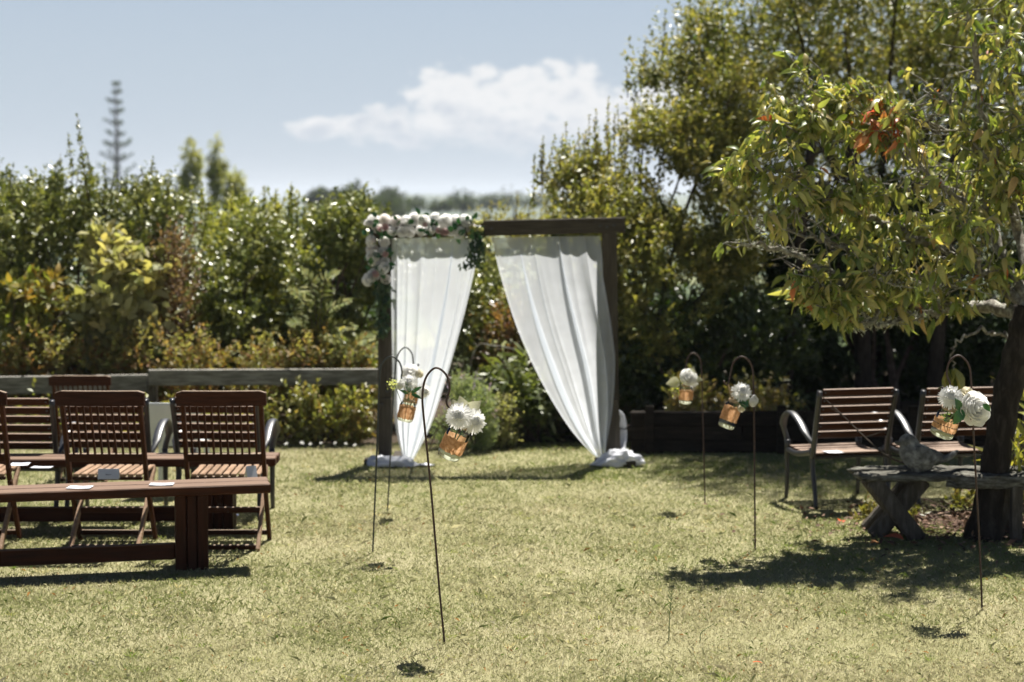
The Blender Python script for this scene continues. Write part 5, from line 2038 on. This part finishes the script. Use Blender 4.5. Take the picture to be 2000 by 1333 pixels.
def slat_armchair():
    """black cast frame armchair with wooden slats, +y is the way it faces"""
    root = empty('slatted_armchair')
    hw = .262
    for s in (-1, 1):
        x = s * hw
        MB().tube(curve([(x, -.2, .33), (x, -.232, .47), (x * 1.01, -.275, .63), (x * 1.03, -.325, .785)], 12), [.018] * 13, 8, squash=1.3).build('back_upright', M['iron'], root, True)
        MB().tube(curve([(x, -.19, .40), (x, -.2, .27), (x * 1.0, -.245, .11), (x * 1.02, -.275, 0)], 12), list(np.linspace(.021, .014, 13)), 8).build('rear_leg', M['iron'], root, True)
        MB().tube(curve([(x, .23, .40), (x, .24, .27), (x, .235, .13), (x, .245, 0)], 12), list(np.linspace(.02, .014, 13)), 8).build('front_leg', M['iron'], root, True)
        MB().tube(curve([(x, -.2, .375), (x, -.06, .345), (x, .1, .325), (x, .24, .335)], 12), .016, 8, squash=1.2).build('side_rail', M['iron'], root, True)
        xa = x * 1.1
        arm = curve([(x, -.225, .42), (xa, -.16, .48), (xa, -.04, .555), (xa, .09, .60), (xa, .19, .585), (xa, .25, .51), (x, .25, .41), (x, .235, .35)], 32)
        # flat, wide arm: elliptical section
        V, F = [], []
        n = 10
        for i, p in enumerate(arm):
            t = (arm[min(i + 1, len(arm) - 1)] - arm[max(i - 1, 0)]).normalized()
            sd = Vector((1, 0, 0))
            up = sd.cross(t).normalized()
            w = .028 if 4 < i < len(arm) - 8 else .019
            for j in range(n):
                a = 2 * math.pi * j / n
                V.append(p + sd * math.cos(a) * w + up * math.sin(a) * .011)
        for i in range(len(arm) - 1):
            for j in range(n):
                j2 = (j + 1) % n
                F.append((i * n + j, i * n + j2, (i + 1) * n + j2, (i + 1) * n + j))
        F += [tuple(reversed(range(n))), tuple((len(arm) - 1) * n + j for j in range(n))]
        MB().add(V, F).build('arm_rest', M['ironarm'], root, True)
    MB().bar((-hw, .2, .325), (hw, .2, .325), .03, .02).bar((-hw, -.17, .33), (hw, -.17, .33), .03, .02).build('cross_bar', M['iron'], root)
    tilt = Euler((math.atan2(.09, .285), 0, 0))
    sl = MB().box((0, 0, 0), (.5, .02, .046), tilt, .004).mesh('back_slat', M['slat'])
    bolt = MB().lathe([(0, 0), (.006, 0), (.006, .004), (0, .006)], 8, Matrix.Rotation(math.pi / 2, 4, 'X')).mesh('bolt', M['ironarm'])
    for k in range(6):
        z = .49 + k * .0575
        y = -.232 - (z - .49) * .315
        o = link('back_slat', sl, root, (0, y, z))
        for s in (-1, 1):
            link('bolt', bolt, o, (s * .235, -.0115, 0))
    ss = MB().box((0, 0, 0), (.51, .06, .018), None, .004).mesh('seat_slat', M['slat'])
    for k in range(6):
        y = -.165 + k * .073
        link('seat_slat', ss, root, (0, y, 0.355 - .012 * math.sin(math.pi * k / 5)))
    return root


ac = slat_armchair()
AG = 'black framed slatted armchairs facing the arch'
for k, (px, Y, rz, lab) in enumerate([
        (1640, 12.36, .24, 'slatted armchair on the right nearest the aisle'),
        (1842, 12.42, .2, 'slatted armchair behind the stone bird'),
        (2050, 12.42, .15, 'slatted armchair half hidden behind the cherry trunk at the right edge'),
        (42, 11.78, -.03, 'slatted armchair at the left edge, left of the folding chairs'),
        (222, 11.85, -.03, 'slatted armchair seen through the back of the left folding chair'),
        (436, 11.85, -.04, 'slatted armchair seen through the back of the aisle end folding chair')]):
    o = ac if k == 0 else copy_tree(ac)
    o.location = ((px - 1000) * Y / FPX, Y, 0)
    o.rotation_euler = (0, 0, rz)
    tag(o, lab, 'armchair', AG)


def plank_bench(label, px_right, Yr, x_left, Yl, z, leg_px, thick=.052, depth=.27, w_leg=.15):
    """plank seat on pedestal legs with a low stretcher"""
    pr = Vector(((px_right - 1000) * Yr / FPX, Yr, 0))
    plft = Vector((x_left, Yl, 0))
    d = (pr - plft)
    L_ = d.length
    rz = math.atan2(d.y, d.x)
    root = empty('plank_bench', (pr + plft) / 2, rz)
    for k, (yo, wd) in enumerate(((-.085, .132), (.055, .132))):
        MB().box((0, yo + .015, z - thick / 2), (L_ + (.01 if k else 0), wd, thick), bev=.006).build('plank', M['benchwood'], root)
    # legs: boards side by side, one broad one behind
    xr = (leg_px - 1000) * Yr / FPX
    lx = ((xr - root.location.x) / math.cos(rz))
    for x0 in (lx, -lx):
        for k, (ox, w) in enumerate(((-.06, .058), (0, .05), (.06, .06))):
            MB().box((x0 + ox, -.05 + .006 * k, (z - thick) / 2 - .005), (w, .085, z - thick - .004 * k), bev=.005).build('leg', M['benchleg'], root)
        MB().box((x0 + .005, .075, (z - thick) / 2 - .005), (.17, .10, z - thick - .004), bev=.005).build('leg', M['benchleg'], root)
    MB().box((0, -.03, .105), (abs(lx) * 2 - .175, .045, .09), bev=.006).build('stretcher', M['benchwood'], root)
    tag(root, label, 'bench', 'red brown plank benches left of the aisle')
    return root


plank_bench('red brown plank bench in the front, with a low stretcher and papers', 520, 10.22, -3.95, 9.62, .475, 372)
plank_bench('red brown plank bench between the folding chairs and the armchairs', 538, 11.33, -4.2, 11.24, .46, 424)


def white_chair():
    root = empty('white_chair', ((345 - 1000) * 12.9 / FPX, 12.9, 0))
    V, F = [], []
    n = 10
    for i in range(n + 1):
        u = i / n * 2 - 1
        for (dz, dy) in ((.42, .0), (.5, -.02), (.79, -.09), (.81, -.09)):
            x = u * (.2 + .012 * (dz > .6))
            V.append((x, -.2 + dy + .05 * u * u * 0 - .03 * (1 - u * u), dz))
    for i in range(n):
        for j in range(3):
            a = i * 4 + j
            F.append((a, a + 4, a + 5, a + 1))
    o = MB().add(V, F).build('backrest', M['whiteplastic'], root)
    md = o.modifiers.new('thickness', 'SOLIDIFY')
    md.thickness = .018
    MB().box((0, .02, .43), (.42, .42, .03), bev=.01).build('seat', M['whiteplastic'], root)
    for sx in (-1, 1):
        for sy in (-1, 1):
            MB().bar((sx * .19, .02 + sy * .21, 0), (sx * .17, .02 + sy * .18, .42), .035, .035).build('leg', M['whiteplastic'], root)
    root.scale = (.92, .92, .79)
    tag(root, 'pale white chair showing between two slatted armchairs on the left', 'chair')


white_chair()


# ------------------------------------------------------------------ papers
def card(label, px, py, z, size, rz=0.0, tilt=0.0, mat='paper', mark=False, cat='card', group='order of service papers'):
    """paper whose centre is seen at px,py lying at height z"""
    u, v = (px - 1000.0) / FPX, (666.5 - py) / FPX
    d = Vector((u, v * sp + cp, v * cp - sp))
    t = (z - CAM_H) / d.z
    p = Vector((d.x * t, d.y * t, z))
    if tilt:
        p.z += size[1] / 2 * math.sin(tilt) + .006
    if tilt:
        o = empty('folded_card', p, rz)
        w, h = size
        a = MB().box((0, 0, 0), (w, .0015, h), Euler((tilt - math.pi / 2, 0, 0)), .0004).build('front_leaf', M[mat], o)
        b = MB().box((0, h * math.cos(tilt) + .001, 0), (w, .0015, h), Euler((-tilt - math.pi / 2, 0, 0)), .0004).build('back_leaf', M[mat], o)
        if mark:      # small handwritten squiggle
            pts = [Vector((-.016 + .032 * i / 16, 0, .005 * math.sin(i * 1.9) * (1 - i / 24) - .004)) for i in range(17)]
            q = MB().tube(pts, .0012, 5)
            s_ = q.build('handwriting', M['ink'], a)
            s_.matrix_local = Euler((tilt - math.pi / 2, 0, 0)).to_matrix().to_4x4() @ Matrix.Translation((0, -.0015, 0))
    else:
        r = np.random.default_rng(int(px))
        w, h = size
        V, F = [], []
        for i in range(5):
            for j in range(4):
                V.append((w * (i / 4 - .5), h * (j / 3 - .5), .002 + .004 * abs(i / 4 - .5) + .0015 * r.random()))
        for i in range(4):
            for j in range(3):
                a = i * 4 + j
                F.append((a, a + 4, a + 5, a + 1))
        o = MB().add(V, F).build('paper_sheet', M[mat], None)
        md = o.modifiers.new('thickness', 'SOLIDIFY')
        md.thickness = .0008
        o.location = p
        o.rotation_euler = (0, 0, rz)
    tag(o, label, cat, group)


card('small folded white card standing on the left folding chair seat', 212, 938, .441, (.12, .06), .02, rad(72), mark=True)
card('folded white card standing on the aisle end folding chair seat', 492, 935, .441, (.06, .07), .5, rad(70))
card('white paper on the front plank bench below the left folding chair', 156, 953, .478, (.13, .09), -.05)
card('white paper on the front plank bench between the folding chairs', 316, 947, .478, (.13, .08), .05)
card('larger white paper on the rear plank bench at the far left', 39, 908, .463, (.11, .12), .1)
card('thin white paper next to the larger one on the rear plank bench', 82, 914, .463, (.12, .07), -.1)
card('white paper lying on the seat of the right armchair nearest the aisle', 1627, 884, .366, (.11, .12), .25)
card('white paper on the seat of the armchair behind the stone bird', 1815, 884, .366, (.11, .12), .2)
card('pale blue paper lying on the lawn behind the aisle end chair', 452, 1008, .03, (.09, .07), .1, mat='bluepaper', cat='paper')


# ------------------------------------------------------------------ rustic bench, stone bird and bits round the cherry tree
def rustic_bench():
    Yb = 11.05
    o0 = Vector((2.5, Yb, 0))
    root = empty('rustic_bench', o0)
    r = np.random.default_rng(5)

    def slab(x0, x1, y0, y1, z, th, name, seed):
        rr = np.random.default_rng(seed)
        nx, ny = 28, 7
        V, F = [], []
        for lay in (0, 1):
            for i in range(nx + 1):
                for j in range(ny + 1):
                    u, v = i / nx, j / ny
                    ex = .03 * math.sin(v * 5 + seed) * (u < .05) + .02 * rr.normal() * (i in (0, nx))
                    ey = .018 * math.sin(u * 9 + seed) * (1 if j == ny else -1 if j == 0 else 0)
                    rim = min(1, min(i, nx - i, j * 2, (ny - j) * 2) / 2)
                    zz = z - (1 - rim) * .008 + .003 * rr.normal() if lay == 0 else z - th + (1 - rim) * .01 + .003 * rr.normal()
                    V.append((x0 + (x1 - x0) * u + ex, y0 + (y1 - y0) * v + ey, zz))
        n = (nx + 1) * (ny + 1)
        for i in range(nx):
            for j in range(ny):
                a = i * (ny + 1) + j
                F.append((a, a + ny + 1, a + ny + 2, a + 1))
                F.append((n + a, n + a + 1, n + a + ny + 2, n + a + ny + 1))
        ring = [i * (ny + 1) for i in range(nx + 1)] + [nx * (ny + 1) + j for j in range(1, ny + 1)] + \
               [i * (ny + 1) + ny for i in range(nx - 1, -1, -1)] + [j for j in range(ny - 1, 0, -1)]
        for k in range(len(ring)):
            a, b = ring[k], ring[(k + 1) % len(ring)]
            F.append((b, a, n + a, n + b))
        return MB().add(V, F).build(name, M['weathered'], root, True)
    slab(-.40, .70, -.17, .02, .405, .045, 'plank', 3)
    slab(-.42, .75, .03, .2, .41, .045, 'plank', 4)
    slab(.12, .75, -.185, -.172, .40, .075, 'edge_plank', 6)
    for y in (-.1, .1):
        MB().bar((-.34, y, .355), (-.06, y, .0), .085, .1, bev=.014).build('leg', M['weathered_leg'], root)
        MB().bar((-.02, y + .09, .355), (-.32, y + .09, .0), .08, .1, bev=.014).build('leg', M['weathered_leg'], root)
    MB().box((.5, -.16, .165), (.065, .06, .345)).build('leg', M['weathered_leg'], root)
    MB().box((.5, .12, .165), (.065, .06, .345)).build('leg', M['weathered_leg'], root)
    tag(root, 'weathered rustic bench with crossed legs under the cherry tree', 'bench')


rustic_bench()


def stone_bird():
    """plump garden bird figure, head left, tail to the right"""
    base = Vector((W(1800, 905, 11.0).x, 11.0, .405))
    mb = MB()

    def blob(c, s, ry=0, n=14):
        V, F = [], []
        for i in range(n + 1):
            th = math.pi * i / n
            for j in range(n * 2):
                a = math.pi * j / n
                V.append((math.sin(th) * math.cos(a) * s[0], math.sin(th) * math.sin(a) * s[1], math.cos(th) * s[2]))
        for i in range(n):
            for j in range(n * 2):
                j2 = (j + 1) % (n * 2)
                F.append((i * 2 * n + j, (i + 1) * 2 * n + j, (i + 1) * 2 * n + j2, i * 2 * n + j2))
        mb.add(V, F, Matrix.Translation(Vector(c)) @ Matrix.Rotation(ry, 4, 'Y'))
    blob((-.02, 0, .088), (.105, .078, .082), .35)
    blob((-.065, 0, .12), (.07, .066, .085), -.2)
    blob((-.088, -.005, .185), (.05, .048, .046))
    blob((-.07, 0, .16), (.055, .054, .06))
    blob((-.142, -.008, .176), (.03, .014, .012), .25)
    blob((.0, -.058, .105), (.085, .026, .055), .45)
    blob((.0, .058, .105), (.085, .026, .055), .45)
    blob((.04, 0, .10), (.1, .06, .045), .25)
    blob((.11, 0, .075), (.085, .036, .022), -.2)
    blob((.175, 0, .1), (.055, .03, .016), -.6)
    blob((-.03, -.03, .018), (.03, .02, .022))
    blob((-.03, .03, .018), (.03, .02, .022))
    for s in (-1, 1):
        blob((-.118, s * .034, .2), (.008, .008, .008), 0, 8)
    o = mb.build('stone_bird', M['stone'], None, True)
    md = o.modifiers.new('one_surface', 'REMESH')
    md.mode = 'VOXEL'
    md.voxel_size = .005
    md.use_smooth_shade = True
    ms = o.modifiers.new('soft', 'SMOOTH')
    ms.iterations = 3
    tx = bpy.data.textures.new('chipped', 'CLOUDS')
    tx.noise_scale = .014
    dm = o.modifiers.new('carving', 'DISPLACE')
    dm.texture = tx
    dm.strength = .006
    dm.texture_coords = 'LOCAL'
    o.location = base
    tag(o, 'grey stone bird figure sitting on the rustic bench', 'bird figure')


stone_bird()

q = curve([W(1598, 768, 11.7), W(1640, 806, 11.55), W(1690, 855, 11.35), W(1735, 893, 11.12), W(1790, 912, 11.0)], 30)
tw = MB()
tw.tube([p - q[-1] for p in q], list(np.linspace(.0025, .007, len(q))), 6)
for i, dx, dz in ((8, -.08, .05), (14, .1, .04), (20, .12, -.01), (24, -.1, .05)):
    tw.tube([q[i] - q[-1], q[i] - q[-1] + Vector((dx, -.03, dz))], [.005, .002], 5)
st = tw.build('fallen_branch', M['darkbark'], None, True)
st.location = q[-1]
tag(st, 'dead branch leaning from the rustic bench across an armchair back', 'branch')


def litter():
    r = np.random.default_rng(41)
    n = 5200
    c = G(1925, 1040)
    a = r.uniform(0, 6.28, n)
    d = np.abs(r.normal(0, .45, n))
    P = np.stack([c.x + .25 + np.cos(a) * d * 1.4, c.y + .25 + np.sin(a) * d, r.uniform(.004, .045, n)], 1)
    ax = r.normal(0, 1, (n, 3)) * np.array([1, 1, .25])
    V, T, C = leaf_mesh(P, ax, r.normal(0, .5, (n, 3)) + np.array([0, 0, 1]), r.uniform(.025, .07, n), r.uniform(.006, .016, n), pick([(.1, .055, .035), (.17, .1, .065), (.06, .035, .025), (.25, .17, .12)], n, r))
    o = link('leaf_litter', mesh_np('leaf_litter', V, T, M['litter'], C))
    tag(o, 'brown dry leaf litter round the cherry trunk', 'leaf litter', None, 'stuff')


litter()
plant('strappy_plant', 'yellow green strappy plant at the right edge beside the trunk', 'plant', Vector((3.15, 11.2, 0)),
      [(Vector((3.2, 11.2, .45)), (.2, .15, .28))], 26, 6, .3, .26, .014, [(.3, .3, .06), (.4, .36, .1), (.2, .24, .06)], 'leaf', 121, 4, .006, shape='lance', upward=1.2)
plant('low_plants', 'brown leafy weeds under the rustic bench at the right edge', 'plants', Vector((3.0, 11.6, 0)),
      [(Vector((3.1, 11.6, .1)), (.35, .25, .12)), (Vector((2.35, 11.45, .06)), (.25, .12, .07))], 90, 9, .1, .05, .013, [(.14, .16, .04), (.24, .22, .07), (.14, .08, .05)], 'leaf', 122, 4, .004)

FALL = broad_leaf(M['redleaf'], 'fallen_leaf', .25, .28)
for k, (px, py, s, lab) in enumerate([(1765, 1066, .12, 'largest red fallen leaf on the lawn by the rustic bench'), (1715, 1072, .07, 'small red fallen leaf left of the largest one'),
                                      (1640, 1029, .09, 'orange fallen leaf on the lawn below the nearest right armchair'), (1470, 1310, .045, 'small orange fallen leaf near the bottom edge')]):
    g = G(px, py)
    o = link('fallen_leaf', FALL, None, (g.x, g.y, .035), (.3, -.2, 1.2 + k))
    o.scale = (s, s, s)
    tag(o, lab, 'leaf', 'fallen leaves on the lawn')

for k, (px, py, h, lab) in enumerate([(1306, 1252, .24, 'thin grass seed stalk standing in the lawn'), (1368, 1255, .09, 'short leaning grass stalk beside the taller one')]):
    g = G(px, py)
    mb = MB()
    mb.tube(curve([(0, 0, 0), (.004, 0, h * .5), (.015 + .05 * k, 0, h)], 10), list(np.linspace(.0028, .0012, 11)), 5)
    if k == 0:
        for j in range(10):
            t = .55 + .045 * j
            mb.tube([(.009 * t, 0, h * t), (.009 * t + .014 * (1 if j % 2 else -1), 0, h * t + .02)], [.0022, .0008], 4)
    o = mb.build('grass_stalk', M['greenstem'])
    o.location = g
    tag(o, lab, 'grass stalk')

# white daisies at the foot of the fence
r_ = np.random.default_rng(61)
DAISY = rose_mesh(M['petal'], 8, ((5, .5, .3), (8, 1.0, .0)), 'daisy')
DG = 'white daisies at the foot of the fence'
ORD = ['leftmost', 'second from the left', 'third from the left', 'middle', 'third from the right', 'second from the right', 'rightmost']
for k in range(7):
    px, py = 560 + 22 * k + r_.uniform(-6, 6), r_.uniform(893, 918)
    p = W(px, py, 14.9)
    p.z = max(p.z, .03)
    ro = empty('daisy', (p.x, 14.9 + r_.uniform(-.1, .1), 0))
    place(DAISY, 'bloom', ro, (0, 0, p.z + .02), (r_.normal(0, .3), -.6, 1), r_.uniform(.011, .019))
    MB().tube([(0, 0, 0), (.004, 0, p.z + .02)], .002, 5).build('stem', M['greenstem'], ro)
    tag(ro, 'small white daisy below the fence, %s of the row' % ORD[k], 'daisy', DG)
plant('low_plants', 'rough grass and weeds at the foot of the fence, left', 'plants', Vector((-2.2, 15.1, 0)),
      [ell(540, 760, 860, 925, 15.2, .4), ell(250, 560, 850, 930, 15.2, .4), ell(-60, 260, 850, 930, 15.2, .4)], 620, 11, .12, .05, .008, [(.14, .18, .04), (.22, .23, .07), (.08, .12, .03)], 'leaf', 123, 0, .004, upward=1.0)
plant('low_plants', 'sunlit leafy weeds in front of the fence beside the arch', 'plants', Vector((-1.75, 15.25, 0)),
      [ell(545, 740, 775, 915, 15.25, .3), ell(560, 640, 745, 860, 15.3, .2), ell(650, 735, 760, 870, 15.3, .2)], 330, 11, .15, .05, .013,
      [(.24, .27, .08), (.35, .34, .13), (.15, .18, .05), (.3, .2, .09)], 'leaf', 125, 8, .004, upward=.9)
plant('low_plants', 'sunlit leafy weeds in front of the fence behind the folding chairs', 'plants', Vector((-3.2, 15.25, 0)),
      [ell(240, 420, 785, 915, 15.25, .3), ell(400, 560, 770, 915, 15.25, .3), ell(-60, 240, 785, 915, 15.25, .3)], 480, 11, .15, .05, .013,
      [(.24, .27, .08), (.35, .34, .13), (.15, .18, .05), (.3, .2, .09)], 'leaf', 126, 8, .004, upward=.9)
plant('low_plants', 'rough grass and weeds at the foot of the hedge behind the arch', 'plants', Vector((.1, 14.95, 0)),
      [ell(850, 1200, 895, 930, 14.95, .3)], 200, 11, .08, .04, .007, [(.16, .2, .05), (.26, .26, .1), (.1, .13, .04)], 'leaf', 124, 0, .004, upward=1.0)


# ------------------------------------------------------------------ haze
def haze():
    m, nt, N, L, out = new_mat('haze')
    v = N.new('ShaderNodeVolumePrincipled')
    v.inputs['Color'].default_value = (.82, .9, 1.0, 1)
    v.inputs['Density'].default_value = .00022
    v.inputs['Anisotropy'].default_value = .3
    L.new(v.outputs[0], out.inputs['Volume'])
    o = MB().box((0, 2560, -8), (10400, 5400, 76), bev=.001).build('haze', m)
    tag(o, 'thin pale air haze over the valley', 'haze', None, 'stuff')


haze()
